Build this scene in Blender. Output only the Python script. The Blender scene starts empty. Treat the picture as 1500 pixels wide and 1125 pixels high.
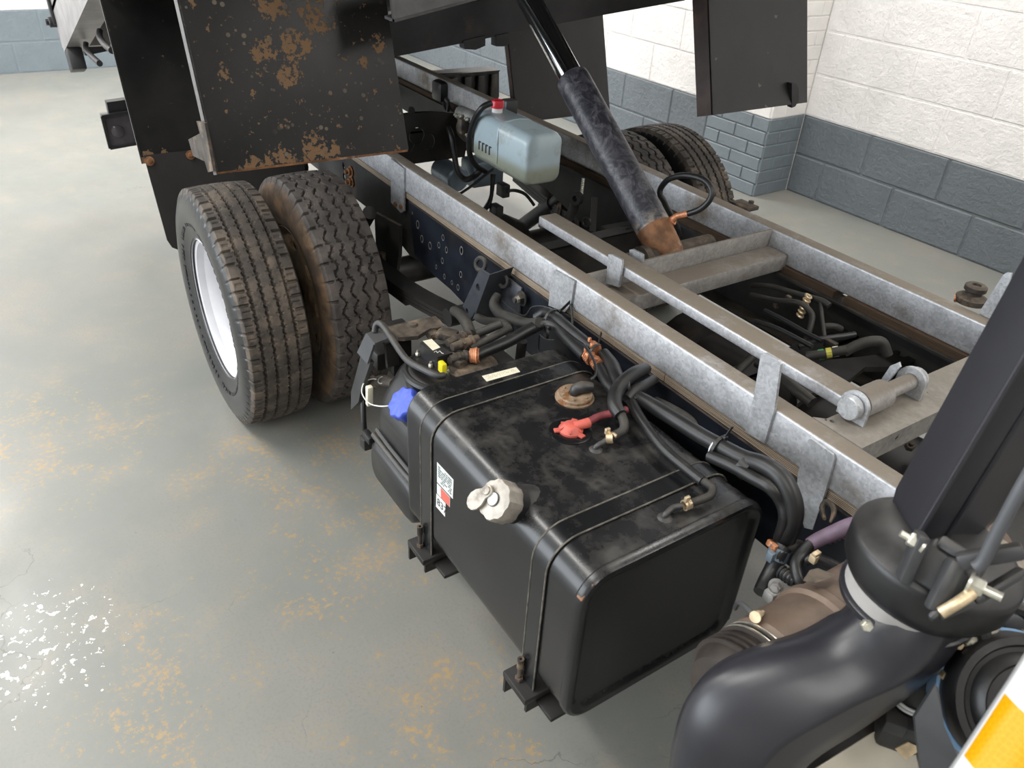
import bpy, bmesh, math, random
from mathutils import Vector, Matrix, Euler
from mathutils.geometry import tessellate_polygon
random.seed(7)
R = math.radians
S = bpy.context.scene
COL = S.collection

# ---------------------------------------------------------------- camera, world, lights, exposure
cd = bpy.data.cameras.new('camera')
cd.sensor_width = 36.0
cd.lens = 36.0 * 1144.6 / 1500.0
cd.clip_start = 0.05
cam = bpy.data.objects.new('camera', cd)
COL.objects.link(cam)
cam.matrix_world = Matrix(((0.54484765, -0.48569544, 0.68355027, 2.235),
                           (0.83671019, 0.26114885, -0.48137026, -1.385),
                           (0.05529097, 0.83420694, 0.54867267, 1.539),
                           (0, 0, 0, 1)))
cd.dof.use_dof = True
cd.dof.focus_distance = 2.0
cd.dof.aperture_fstop = 9.0
S.camera = cam
w = bpy.data.worlds.new('sky')
S.world = w
w.use_nodes = True
w.node_tree.nodes['Background'].inputs[0].default_value = (0.88, 0.94, 1.0, 1)
w.node_tree.nodes['Background'].inputs[1].default_value = 1.6
S.view_settings.view_transform = 'Standard'
S.view_settings.look = 'None'
S.view_settings.gamma = 1
S.view_settings.use_curve_mapping = False
S.view_settings.exposure = 0.0


def area(name, loc, rot, sx, sy, power, col):
    ld = bpy.data.lights.new(name, 'AREA')
    ld.shape = 'RECTANGLE'
    ld.size = sx
    ld.size_y = sy
    ld.energy = power
    ld.color = col
    o = bpy.data.objects.new(name, ld)
    o.location = loc
    o.rotation_euler = rot
    COL.objects.link(o)
    return o


area('doorway_daylight', (-1.6, -6.1, 1.55), (R(90), 0, 0), 5.6, 2.9, 300, (0.88, 0.945, 1.0))
for lx, pw in ((-3.4, 118), (0.0, 75), (3.6, 60)):
    area('lamp_light', (lx, -2.4, 3.3), (0, 0, 0), 2.4, 0.25, pw, (1.0, 0.975, 0.93))
    area('lamp_light', (lx, 1.0, 3.3), (0, 0, 0), 2.4, 0.25, pw, (1.0, 0.975, 0.93))


# ---------------------------------------------------------------- materials
def M(name, base, rough=0.5, metal=0.0, var=0.0, vscale=8.0, dirt=None, dust=None, bump=None, coat=0.0,
      spec=0.5, vor=None, sss=0.0, fleck=None, rvar=0.0):
    """procedural principled material. dirt=(colour, scale, threshold, softness); dust=(colour, amount) settled on
    up-facing faces; bump=(scale, strength); vor=(scale, amount) spangle; fleck=(colour, scale, threshold)"""
    m = bpy.data.materials.new(name)
    m.use_nodes = True
    nt = m.node_tree
    N, L = nt.nodes, nt.links
    b = N['Principled BSDF']
    b.inputs['Roughness'].default_value = rough
    b.inputs['Metallic'].default_value = metal
    b.inputs['Specular IOR Level'].default_value = spec
    b.inputs['Coat Weight'].default_value = coat
    if sss:
        b.inputs['Subsurface Weight'].default_value = sss
        b.inputs['Subsurface Radius'].default_value = (0.03, 0.03, 0.03)
    tc = N.new('ShaderNodeTexCoord')

    def noise(sc, det=6, ro=0.6):
        n = N.new('ShaderNodeTexNoise')
        n.inputs['Scale'].default_value = sc
        n.inputs['Detail'].default_value = det
        n.inputs['Roughness'].default_value = ro
        L.new(tc.outputs['Object'], n.inputs['Vector'])
        return n.outputs['Fac']

    def ramp(src, a, c):
        r = N.new('ShaderNodeMapRange')
        r.interpolation_type = 'SMOOTHSTEP'
        r.inputs['From Min'].default_value = a
        r.inputs['From Max'].default_value = c
        L.new(src, r.inputs['Value'])
        return r.outputs['Result']

    def math_(op, a, c):
        n = N.new('ShaderNodeMath')
        n.operation = op
        for i, v in enumerate((a, c)):
            if isinstance(v, (int, float)):
                n.inputs[i].default_value = v
            else:
                L.new(v, n.inputs[i])
        return n.outputs[0]

    def mix(fac, a, c):
        n = N.new('ShaderNodeMix')
        n.data_type = 'RGBA'
        if isinstance(fac, (int, float)):
            n.inputs[0].default_value = fac
        else:
            L.new(fac, n.inputs[0])
        for k, v in ((6, a), (7, c)):
            if isinstance(v, tuple):
                n.inputs[k].default_value = (*v[:3], 1)
            else:
                L.new(v, n.inputs[k])
        return n.outputs[2]

    col = tuple(base)
    if var:
        lo = tuple(max(0, x * (1 - var)) for x in base)
        hi = tuple(min(1, x * (1 + var)) for x in base)
        col = mix(ramp(noise(vscale), 0.3, 0.7), lo, hi)
    if vor:
        v = N.new('ShaderNodeTexVoronoi')
        v.inputs['Scale'].default_value = vor[0]
        L.new(tc.outputs['Object'], v.inputs['Vector'])
        sep = N.new('ShaderNodeSeparateColor')
        L.new(v.outputs['Color'], sep.inputs[0])
        dk = tuple(x * (1 - vor[1]) for x in base)
        hi = tuple(min(1, x * (1 + vor[1])) for x in base)
        c2 = mix(sep.outputs[0], dk, hi)
        col = c2 if isinstance(col, tuple) else mix(0.5, col, c2)
    mask = None
    if dirt:
        mask = ramp(noise(dirt[1], 8, 0.65), dirt[2], dirt[2] + dirt[3])
        col = mix(mask, col, dirt[0])
    if fleck:
        fm = ramp(noise(fleck[1], 3, 0.5), fleck[2], fleck[2] + 0.02)
        col = mix(fm, col, fleck[0])
    if dust:
        g = N.new('ShaderNodeNewGeometry')
        s = N.new('ShaderNodeSeparateXYZ')
        L.new(g.outputs['Normal'], s.inputs[0])
        up = ramp(s.outputs['Z'], 0.45, 0.95)
        f = math_('MULTIPLY', math_('MULTIPLY', up, ramp(noise(dust[2] if len(dust) > 2 else 14.0, 8, 0.7), *(dust[3:5] if len(dust) > 3 else (0.3, 0.7)))), dust[1])
        col = mix(f, col, dust[0])
        rr = math_('ADD', math_('MULTIPLY', f, 0.35), rough)
        L.new(rr, b.inputs['Roughness'])
        if metal:
            L.new(math_('SUBTRACT', metal, math_('MULTIPLY', f, metal)), b.inputs['Metallic'])
    elif mask is not None and metal:
        L.new(math_('SUBTRACT', metal, math_('MULTIPLY', mask, metal)), b.inputs['Metallic'])
    if rvar and not dust:
        L.new(math_('ADD', math_('MULTIPLY', noise(vscale * 2.3), rvar), rough - rvar * 0.5), b.inputs['Roughness'])
    if isinstance(col, tuple):
        b.inputs['Base Color'].default_value = (*col, 1)
    else:
        L.new(col, b.inputs['Base Color'])
    if bump:
        bp = N.new('ShaderNodeBump')
        bp.inputs['Strength'].default_value = bump[1]
        bp.inputs['Distance'].default_value = bump[2] if len(bump) > 2 else 0.004
        L.new(noise(bump[0], 5, 0.6), bp.inputs['Height'])
        L.new(bp.outputs['Normal'], b.inputs['Normal'])
    return m


DUST = (0.16, 0.13, 0.10)
BROWN = (0.10, 0.055, 0.03)
RUST = (0.26, 0.10, 0.035)
MT = dict(
    galv=M('galvanised_steel', (0.47, 0.475, 0.495), 0.42, 0.5, 0.25, 26, vor=(185, 0.32), dust=((0.19, 0.155, 0.115), 0.95, 5.0, 0.15, 0.5), bump=(160, 0.15, 0.002), dirt=((0.19, 0.145, 0.10), 5, 0.52, 0.24)),
    galv_clean=M('fresh_galvanised_steel', (0.49, 0.50, 0.52), 0.40, 0.55, 0.22, 40, vor=(190, 0.3), bump=(170, 0.2, 0.002)),
    galv_old=M('old_galvanised_steel', (0.33, 0.315, 0.30), 0.52, 0.4, 0.25, 24, vor=(160, 0.25), dust=((0.17, 0.14, 0.11), 0.9, 5.0, 0.2, 0.55), dirt=((0.16, 0.12, 0.09), 6, 0.55, 0.25), bump=(140, 0.2, 0.002)),
    plate_rust=M('galvanised_plate_with_rust', (0.31, 0.295, 0.275), 0.5, 0.35, 0.25, 20, vor=(140, 0.25), dirt=((0.27, 0.10, 0.032), 8, 0.60, 0.14), dust=((0.18, 0.15, 0.115), 0.7, 8.0, 0.2, 0.6), fleck=((0.02, 0.02, 0.02), 30, 0.72)),
    zinc=M('zinc_bolt', (0.62, 0.60, 0.52), 0.35, 0.8, 0.2, 60),
    brass=M('yellow_zinc', (0.66, 0.52, 0.34), 0.4, 0.6, 0.25, 60),
    chassis=M('chassis_navy_paint', (0.012, 0.0145, 0.021), 0.30, 0.0, 0.5, 9, dirt=((0.03, 0.026, 0.022), 5, 0.52, 0.25), dust=(DUST, 0.6), bump=(40, 0.08)),
    chassis_old=M('chassis_dusty_paint', (0.024, 0.023, 0.022), 0.6, 0.0, 0.35, 9, dirt=((0.15, 0.075, 0.035), 6, 0.60, 0.2), dust=(DUST, 0.7), bump=(60, 0.15)),
    tank=M('black_tank_paint', (0.011, 0.011, 0.012), 0.26, 0.0, 0.3, 6, dust=((0.135, 0.125, 0.11), 0.42, 17.0, 0.42, 0.75), bump=(14, 0.05, 0.004), dirt=((0.018, 0.018, 0.017), 3.5, 0.52, 0.2)),
    strap=M('black_strap_paint', (0.008, 0.0085, 0.0095), 0.26, 0.0, 0.3, 10, dust=((0.12, 0.11, 0.10), 0.3, 15.0, 0.5, 0.78)),
    strap_edge=M('worn_strap_edge', (0.115, 0.105, 0.09), 0.55, 0.1, 0.5, 60),
    tank_rust=M('corner_rust', (0.20, 0.10, 0.055), 0.8, 0, 0.4, 40),
    plastic=M('black_plastic', (0.011, 0.011, 0.012), 0.38, 0.0, 0.2, 8, dust=((0.10, 0.09, 0.08), 0.35, 10.0), bump=(120, 0.05, 0.001)),
    plastic_fg=M('satin_black_plastic', (0.019, 0.019, 0.024), 0.33, 0.0, 0.15, 4, bump=(300, 0.06, 0.001)),
    plastic_grey=M('dark_grey_plastic', (0.035, 0.036, 0.038), 0.42, 0.0, 0.25, 9, dust=(DUST, 0.4), bump=(120, 0.05, 0.001)),
    bracket_grey=M('grey_plastic_bracket', (0.07, 0.073, 0.08), 0.45, 0.0, 0.15, 9, dust=(DUST, 0.5)),
    rubber=M('black_rubber', (0.013, 0.013, 0.0135), 0.42, 0.0, 0.3, 14, dust=((0.10, 0.09, 0.08), 0.22, 20.0, 0.45, 0.75), bump=(90, 0.08, 0.001)),
    rubber_dusty=M('dusty_rubber', (0.026, 0.024, 0.021), 0.6, 0.0, 0.35, 18, dust=((0.14, 0.12, 0.095), 0.45, 16.0, 0.4, 0.75)),
    tread=M('tyre_tread', (0.055, 0.046, 0.039), 0.72, 0.0, 0.4, 22, dirt=((0.13, 0.103, 0.08), 13, 0.46, 0.2), bump=(150, 0.25, 0.001)),
    tread_old=M('worn_tyre_tread', (0.052, 0.045, 0.041), 0.75, 0.0, 0.4, 22, dirt=((0.10, 0.082, 0.072), 13, 0.48, 0.2), bump=(150, 0.3, 0.001)),
    sidewall=M('tyre_sidewall', (0.009, 0.0095, 0.0105), 0.30, 0.0, 0.3, 10, bump=(60, 0.06, 0.001)),
    sidewall_dusty=M('dusty_sidewall', (0.075, 0.052, 0.036), 0.75, 0.0, 0.35, 14, dirt=((0.17, 0.105, 0.058), 7, 0.45, 0.2)),
    rim=M('white_rim_paint', (0.62, 0.62, 0.65), 0.35, 0.0, 0.05, 10),
    rim_rust=M('rusty_rim', (0.24, 0.165, 0.095), 0.75, 0.0, 0.4, 20, dirt=((0.13, 0.075, 0.04), 12, 0.5, 0.15)),
    hub=M('hub_steel', (0.30, 0.29, 0.28), 0.5, 0.6, 0.3, 20),
    flap=M('black_flap_with_rust', (0.020, 0.020, 0.020), 0.34, 0.0, 0.35, 6),
    flap_plain=M('black_flap', (0.010, 0.010, 0.010), 0.45, 0.0, 0.3, 6, dirt=((0.03, 0.025, 0.021), 5, 0.62, 0.2), fleck=((0.10, 0.085, 0.07), 26, 0.72)),
    flap_edge=M('worn_flap_edge', (0.15, 0.142, 0.14), 0.5, 0.3, 0.2, 30),
    mudrubber=M('mudflap_rubber', (0.012, 0.011, 0.010), 0.7, 0, 0.3, 8, dirt=((0.12, 0.06, 0.03), 9, 0.64, 0.1)),
    body_steel=M('worn_body_steel', (0.30, 0.28, 0.275), 0.42, 0.3, 0.2, 9, dirt=((0.24, 0.17, 0.12), 5, 0.58, 0.2), bump=(40, 0.1, 0.002)),
    body_dark=M('dark_body_steel', (0.022, 0.021, 0.023), 0.45, 0.2, 0.4, 7, dirt=((0.10, 0.06, 0.04), 5, 0.60, 0.2)),
    ram=M('ram_paint', (0.018, 0.02, 0.03), 0.34, 0.0, 0.3, 10),
    chrome=M('chrome_rod', (0.70, 0.71, 0.73), 0.10, 1.0),
    ram_rust=M('rusty_ram_base', (0.19, 0.085, 0.035), 0.62, 0.1, 0.5, 24, dirt=((0.36, 0.30, 0.25), 14, 0.57, 0.15), bump=(50, 0.3, 0.002)),
    copper=M('copper_fitting', (0.62, 0.27, 0.14), 0.45, 0.5, 0.35, 90, dirt=((0.30, 0.10, 0.04), 60, 0.52, 0.1)),
    wood=M('ply_packing', (0.17, 0.125, 0.085), 0.8, 0, 0.35, 14),
    wood_dark=M('dark_packing', (0.055, 0.036, 0.024), 0.8, 0, 0.5, 14),
    blue_cap=M('blue_cap', (0.06, 0.105, 0.56), 0.45, 0, 0.10, 30),
    red_cap=M('red_cap', (0.60, 0.012, 0.03), 0.35),
    red_valve=M('coral_red_plastic', (0.56, 0.115, 0.085), 0.55, 0, 0.15, 40),
    red_hose=M('dusty_red_hose', (0.20, 0.035, 0.042), 0.6, 0, 0.25, 40),
    purple_hose=M('purple_conduit', (0.13, 0.085, 0.12), 0.6, 0, 0.2, 40),
    alu=M('cast_alloy_cap', (0.38, 0.345, 0.30), 0.48, 0.45, 0.22, 40, dirt=((0.20, 0.165, 0.13), 28, 0.56, 0.15), bump=(120, 0.2, 0.001)),
    sender=M('corroded_sender', (0.27, 0.19, 0.125), 0.75, 0.1, 0.4, 40, dirt=((0.20, 0.085, 0.03), 34, 0.52, 0.1)),
    label=M('label_white', (0.66, 0.68, 0.66), 0.45),
    label_cream=M('label_cream', (0.80, 0.76, 0.60), 0.5, 0, 0.08, 30),
    label_red=M('label_red', (0.62, 0.12, 0.09), 0.5),
    ink=M('ink', (0.06, 0.06, 0.06), 0.6),
    ink_grey=M('ink_grey', (0.14, 0.17, 0.18), 0.6),
    ink_tan=M('ink_tan', (0.55, 0.48, 0.36), 0.6),
    yellow=M('yellow_plastic', (0.80, 0.68, 0.02), 0.45),
    green=M('green_tape', (0.05, 0.30, 0.09), 0.5),
    tape_yellow=M('yellow_tape', (0.55, 0.50, 0.08), 0.5),
    grime=M('grimy_steel', (0.045, 0.036, 0.029), 0.68, 0.1, 0.5, 26, dirt=((0.19, 0.135, 0.09), 22, 0.52, 0.16), dust=((0.22, 0.17, 0.12), 0.5, 30.0, 0.35, 0.7), bump=(80, 0.2, 0.002)),
    grime_dark=M('oily_black', (0.012, 0.0105, 0.0095), 0.5, 0.0, 0.5, 14, dirt=((0.04, 0.028, 0.02), 9, 0.56, 0.2)),
    exhaust=M('exhaust_shield', (0.14, 0.10, 0.075), 0.5, 0.4, 0.25, 16, dirt=((0.13, 0.085, 0.055), 9, 0.52, 0.2), bump=(40, 0.15, 0.002)),
    exhaust_dark=M('exhaust_dark', (0.04, 0.031, 0.026), 0.5, 0.3, 0.35, 14),
    ring_grey=M('grey_ring', (0.33, 0.315, 0.305), 0.6, 0, 0.06, 20),
    beige=M('beige_plastic', (0.62, 0.57, 0.47), 0.45, 0, 0.06, 10, sss=0.1),
    blue_filter=M('blue_filter', (0.22, 0.38, 0.60), 0.5, 0, 0.05, 10),
    white_paint=M('white_cab_paint', (0.80, 0.80, 0.81), 0.25, 0, 0.0, coat=0.4),
    white=M('white_plastic', (0.80, 0.80, 0.80), 0.4),
    bracket_steel=M('grey_painted_bracket', (0.045, 0.049, 0.058), 0.38, 0.1, 0.3, 12, dust=(DUST, 0.4)),
    flange_brown=M('brown_flange', (0.05, 0.032, 0.027), 0.5, 0.1, 0.4, 9, dirt=((0.11, 0.05, 0.03), 7, 0.55, 0.2)),
    bearer=M('weathered_bearer', (0.085, 0.082, 0.085), 0.5, 0.3, 0.35, 9, dirt=((0.16, 0.085, 0.05), 7, 0.58, 0.2)),
    lamp=M('lamp_lens', (0.05, 0.045, 0.05), 0.15, 0, 0.2, 10),
    steel_blue=M('blue_grey_steel', (0.20, 0.25, 0.30), 0.4, 0.4, 0.2, 12),
)


def node_mat(name):
    m = bpy.data.materials.new(name)
    m.use_nodes = True
    return m, m.node_tree.nodes, m.node_tree.links, m.node_tree.nodes['Principled BSDF']


def nd(N, t, **kw):
    n = N.new(t)
    for k, v in kw.items():
        setattr(n, k, v)
    return n


def nnoise(N, L, vec, scale, det=6, ro=0.6, dist=0.0):
    n = nd(N, 'ShaderNodeTexNoise')
    n.inputs['Scale'].default_value = scale
    n.inputs['Detail'].default_value = det
    n.inputs['Roughness'].default_value = ro
    n.inputs['Distortion'].default_value = dist
    L.new(vec, n.inputs['Vector'])
    return n.outputs['Fac']


def nramp(N, L, src, a, b, c=0.0, d=1.0):
    r = nd(N, 'ShaderNodeMapRange', interpolation_type='SMOOTHSTEP')
    for k, v in (('From Min', a), ('From Max', b), ('To Min', c), ('To Max', d)):
        r.inputs[k].default_value = v
    L.new(src, r.inputs['Value'])
    return r.outputs['Result']


def nmath(N, L, op, a, b=0.0):
    n = nd(N, 'ShaderNodeMath', operation=op)
    for i, v in enumerate((a, b)):
        if isinstance(v, (int, float)):
            n.inputs[i].default_value = v
        else:
            L.new(v, n.inputs[i])
    return n.outputs[0]


def nmix(N, L, f, a, b):
    n = nd(N, 'ShaderNodeMix', data_type='RGBA')
    if isinstance(f, (int, float)):
        n.inputs[0].default_value = f
    else:
        L.new(f, n.inputs[0])
    for k, v in ((6, a), (7, b)):
        if isinstance(v, tuple):
            n.inputs[k].default_value = (*v, 1)
        else:
            L.new(v, n.inputs[k])
    return n.outputs[2]


def nspot(N, L, pos, c, r, soft):
    """1 inside a ball of radius r about c, fading over soft: where a stain lies on the thing"""
    d = nd(N, 'ShaderNodeVectorMath', operation='DISTANCE')
    L.new(pos, d.inputs[0])
    d.inputs[1].default_value = c
    return nramp(N, L, d.outputs['Value'], r + soft, r)


def nbump(N, L, h, strength, dist, b):
    bp = nd(N, 'ShaderNodeBump')
    bp.inputs['Strength'].default_value = strength
    bp.inputs['Distance'].default_value = dist
    L.new(h, bp.inputs['Height'])
    L.new(bp.outputs['Normal'], b.inputs['Normal'])


# rust-speckled mudguard sheet
def flap_mat(name, blots, less=0.0):
    m, N, L, b = node_mat(name)
    pos = nd(N, 'ShaderNodeTexCoord').outputs['Object']
    base = nmix(N, L, nramp(N, L, nnoise(N, L, pos, 5), 0.3, 0.75), (0.006, 0.006, 0.0065), (0.017, 0.0165, 0.0155))
    n1 = nmath(N, L, 'ADD', nmath(N, L, 'MULTIPLY', nnoise(N, L, pos, 34, 8, 0.7), 0.6), nmath(N, L, 'MULTIPLY', nnoise(N, L, pos, 110, 4, 0.6), 0.4))
    tot = None
    for c, r, s in blots:
        k = nspot(N, L, pos, c, r, s)
        tot = k if tot is None else nmath(N, L, 'MAXIMUM', tot, k)
    v = nd(N, 'ShaderNodeTexVoronoi')
    v.inputs['Scale'].default_value = 50
    v.inputs['Randomness'].default_value = 1
    L.new(pos, v.inputs['Vector'])
    sp = nd(N, 'ShaderNodeSeparateColor')
    L.new(v.outputs['Color'], sp.inputs[0])
    # round rust dots of differing size, on some cells only
    rad = nmath(N, L, 'SUBTRACT', nmath(N, L, 'MULTIPLY', sp.outputs[0], 0.40), nmath(N, L, 'MULTIPLY', nmath(N, L, 'SUBTRACT', 1.0, tot), 0.06))
    dots = nramp(N, L, nmath(N, L, 'SUBTRACT', rad, v.outputs['Distance']), 0.02, 0.07)
    field = nramp(N, L, nnoise(N, L, pos, 3.0, 3), 0.40 + less, 0.6 + less)
    dots = nmath(N, L, 'MULTIPLY', dots, nmath(N, L, 'MAXIMUM', field, tot))
    big = nramp(N, L, nmath(N, L, 'ADD', n1, nmath(N, L, 'MULTIPLY', tot, 0.13 + less * 0.4)), 0.585 + less * 0.4, 0.61 + less * 0.4)
    b.inputs['Specular IOR Level'].default_value = 0.28
    mask = nmath(N, L, 'MAXIMUM', big, nmath(N, L, 'MULTIPLY', dots, 0.85))
    rustc = nmix(N, L, nnoise(N, L, pos, 60, 4), (0.20, 0.105, 0.045), (0.12, 0.085, 0.055))
    dotc = nmix(N, L, big, (0.15, 0.125, 0.095), rustc)
    L.new(nmix(N, L, mask, base, dotc), b.inputs['Base Color'])
    L.new(nramp(N, L, mask, 0, 1, 0.33, 0.8), b.inputs['Roughness'])
    nbump(N, L, mask, 0.3, 0.0015, b)
    return m


# scuffed hydraulic barrel
def barrel_mat():
    m, N, L, b = node_mat('scuffed_ram_barrel')
    pos = nd(N, 'ShaderNodeTexCoord').outputs['Object']
    sw = nnoise(N, L, pos, 26, 7, 0.75, 1.6)
    c = nmix(N, L, nramp(N, L, sw, 0.40, 0.74), (0.014, 0.015, 0.022), (0.12, 0.115, 0.13))
    worn = nramp(N, L, nnoise(N, L, pos, 12, 8, 0.7), 0.60, 0.72)
    c = nmix(N, L, worn, c, (0.27, 0.22, 0.17))
    low = nspot(N, L, pos, (0.885, 0.0, 0.765), 0.055, 0.03)
    c = nmix(N, L, nmath(N, L, 'MULTIPLY', low, nramp(N, L, nnoise(N, L, pos, 40), 0.4, 0.6)), c, (0.30, 0.255, 0.21))
    L.new(c, b.inputs['Base Color'])
    b.inputs['Roughness'].default_value = 0.42
    nbump(N, L, sw, 0.15, 0.002, b)
    return m


# layered ply packing strip
def ply_mat(name, a, c):
    m, N, L, b = node_mat(name)
    pos = nd(N, 'ShaderNodeTexCoord').outputs['Object']
    s = nd(N, 'ShaderNodeSeparateXYZ')
    L.new(pos, s.inputs[0])
    w_ = nmath(N, L, 'SINE', nmath(N, L, 'MULTIPLY', s.outputs['Z'], 1900.0))
    mp = nd(N, 'ShaderNodeMapping')
    mp.inputs['Scale'].default_value = (6, 60, 240)
    L.new(pos, mp.inputs['Vector'])
    f = nmath(N, L, 'ADD', nmath(N, L, 'MULTIPLY', w_, 0.32), nnoise(N, L, mp.outputs['Vector'], 1.0, 6))
    L.new(nmix(N, L, nramp(N, L, f, 0.3, 0.75), a, c), b.inputs['Base Color'])
    b.inputs['Roughness'].default_value = 0.85
    nbump(N, L, f, 0.5, 0.002, b)
    return m


# translucent oil reservoir: clear blue-white plastic above the oil level, greenish below
def reservoir_mat():
    m, N, L, b = node_mat('milky_reservoir_plastic')
    pos = nd(N, 'ShaderNodeTexCoord').outputs['Object']
    s = nd(N, 'ShaderNodeSeparateXYZ')
    L.new(pos, s.inputs[0])
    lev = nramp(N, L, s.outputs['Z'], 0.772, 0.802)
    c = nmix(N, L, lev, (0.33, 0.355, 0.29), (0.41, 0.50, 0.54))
    dirt = nramp(N, L, nnoise(N, L, pos, 16, 8, 0.7), 0.50, 0.72)
    c = nmix(N, L, nmath(N, L, 'MULTIPLY', dirt, 0.6), c, (0.26, 0.24, 0.19))
    L.new(c, b.inputs['Base Color'])
    b.inputs['Roughness'].default_value = 0.32
    b.inputs['Subsurface Weight'].default_value = 0.5
    b.inputs['Subsurface Radius'].default_value = (0.03, 0.04, 0.05)
    return m


# honeycomb reflective tape
def hex_mat():
    m, N, L, b = node_mat('honeycomb_reflective_tape')
    pos = nd(N, 'ShaderNodeTexCoord').outputs['Object']
    v = nd(N, 'ShaderNodeTexVoronoi', feature='DISTANCE_TO_EDGE')
    v.inputs['Scale'].default_value = 260
    v.inputs['Randomness'].default_value = 0.25
    L.new(pos, v.inputs['Vector'])
    L.new(nmix(N, L, nramp(N, L, v.outputs['Distance'], 0.02, 0.08), (0.66, 0.36, 0.004), (0.60, 0.285, 0.0)), b.inputs['Base Color'])
    b.inputs['Roughness'].default_value = 0.25
    return m


# painted concrete floor with ochre wear and fine cracks
def floor_mat():
    m, N, L, b = node_mat('painted_concrete_floor')
    pos = nd(N, 'ShaderNodeNewGeometry').outputs['Position']
    c = nmix(N, L, nramp(N, L, nnoise(N, L, pos, 1.1, 6, 0.65), 0.3, 0.7), (0.205, 0.217, 0.20), (0.262, 0.253, 0.23))
    c = nmix(N, L, nramp(N, L, nnoise(N, L, pos, 4.5, 8, 0.7), 0.48, 0.72), c, (0.275, 0.252, 0.215))
    c = nmix(N, L, nramp(N, L, nnoise(N, L, pos, 140, 3, 0.6), 0.45, 0.75), c, (0.215, 0.215, 0.20))
    wear = nnoise(N, L, pos, 9, 10, 0.75)
    spots = None
    for q, r, s in FLOOR_WEAR:
        k = nspot(N, L, pos, q, r, s)
        spots = k if spots is None else nmath(N, L, 'MAXIMUM', spots, k)
    och = nramp(N, L, nmath(N, L, 'ADD', nmath(N, L, 'ADD', nmath(N, L, 'MULTIPLY', wear, 0.42), nmath(N, L, 'MULTIPLY', nnoise(N, L, pos, 70, 6, 0.75), 0.58)), nmath(N, L, 'MULTIPLY', spots, 0.062)), 0.575, 0.655)
    c = nmix(N, L, nmath(N, L, 'MULTIPLY', och, 0.75), c, (0.43, 0.285, 0.125))
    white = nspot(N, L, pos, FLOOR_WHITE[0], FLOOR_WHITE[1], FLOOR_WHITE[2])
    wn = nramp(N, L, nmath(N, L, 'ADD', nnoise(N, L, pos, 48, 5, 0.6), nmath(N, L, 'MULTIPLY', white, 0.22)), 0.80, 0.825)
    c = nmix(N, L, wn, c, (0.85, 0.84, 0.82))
    v = nd(N, 'ShaderNodeTexVoronoi', feature='DISTANCE_TO_EDGE')
    v.inputs['Scale'].default_value = 0.9
    wv = nd(N, 'ShaderNodeVectorMath', operation='ADD')
    L.new(pos, wv.inputs[0])
    nn = nd(N, 'ShaderNodeTexNoise')
    nn.inputs['Scale'].default_value = 3.5
    nn.inputs['Detail'].default_value = 8
    L.new(pos, nn.inputs['Vector'])
    sc = nd(N, 'ShaderNodeVectorMath', operation='SCALE')
    sc.inputs['Scale'].default_value = 0.5
    L.new(nn.outputs['Color'], sc.inputs[0])
    L.new(sc.outputs[0], wv.inputs[1])
    L.new(wv.outputs[0], v.inputs['Vector'])
    crack = nramp(N, L, v.outputs['Distance'], 0.0016, 0.0004)
    crack = nmath(N, L, 'MULTIPLY', crack, nramp(N, L, nnoise(N, L, pos, 1.6, 3), 0.50, 0.62))
    c = nmix(N, L, nmath(N, L, 'MULTIPLY', crack, 0.7), c, (0.12, 0.12, 0.11))
    sp = nramp(N, L, nnoise(N, L, pos, 75, 2, 0.5), 0.765, 0.785)
    c = nmix(N, L, nmath(N, L, 'MULTIPLY', sp, 0.6), c, (0.06, 0.055, 0.05))
    L.new(c, b.inputs['Base Color'])
    L.new(nramp(N, L, nnoise(N, L, pos, 3, 6), 0.25, 0.75, 0.30, 0.46), b.inputs['Roughness'])
    b.inputs['Specular IOR Level'].default_value = 0.5
    h = nmath(N, L, 'SUBTRACT', nmath(N, L, 'MULTIPLY', nnoise(N, L, pos, 60, 6, 0.7), 0.6), nmath(N, L, 'MULTIPLY', crack, 0.5))
    nbump(N, L, h, 0.10, 0.003, b)
    return m


def wall_mat(name, col, rough, bump, sc=38):
    m, N, L, b = node_mat(name)
    pos = nd(N, 'ShaderNodeNewGeometry').outputs['Position']
    lo = tuple(x * 0.9 for x in col)
    L.new(nmix(N, L, nramp(N, L, nnoise(N, L, pos, 6), 0.3, 0.7), lo, col), b.inputs['Base Color'])
    b.inputs['Roughness'].default_value = rough
    h = nmath(N, L, 'ADD', nnoise(N, L, pos, sc, 7, 0.62), nmath(N, L, 'MULTIPLY', nramp(N, L, nnoise(N, L, pos, sc * 2.2, 3), 0.64, 0.72), -0.35))
    nbump(N, L, h, bump, 0.012, b)
    return m


FLOOR_WEAR = [((0.4388, -0.907, 0), 0.06, 0.22), ((0.2613, -0.9618, 0), 0.08, 0.25), ((0.333, -1.1138, 0), 0.03, 0.12), ((0.8236, -1.3621, 0), 0.03, 0.14),
              ((1.002, -1.3941, 0), 0.10, 0.22), ((1.3238, -0.9524, 0), 0.06, 0.22), ((1.4628, -0.7978, 0), 0.04, 0.15), ((0.823, -0.9163, 0), 0.10, 0.3),
              ((-0.0883, -1.4874, 0), 0.15, 0.4), ((0.6572, -0.7025, 0), 0.15, 0.3), ((1.1087, -1.457, 0), 0.1, 0.2), ((0.3605, -0.7484, 0), 0.08, 0.2), ((1.3042, -0.7879, 0), 0.05, 0.2)]
FLOOR_WHITE = ((0.7146, -1.6027, 0), 0.10, 0.28)  # reflective worn spots, their glare painted in as white flecks

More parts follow.
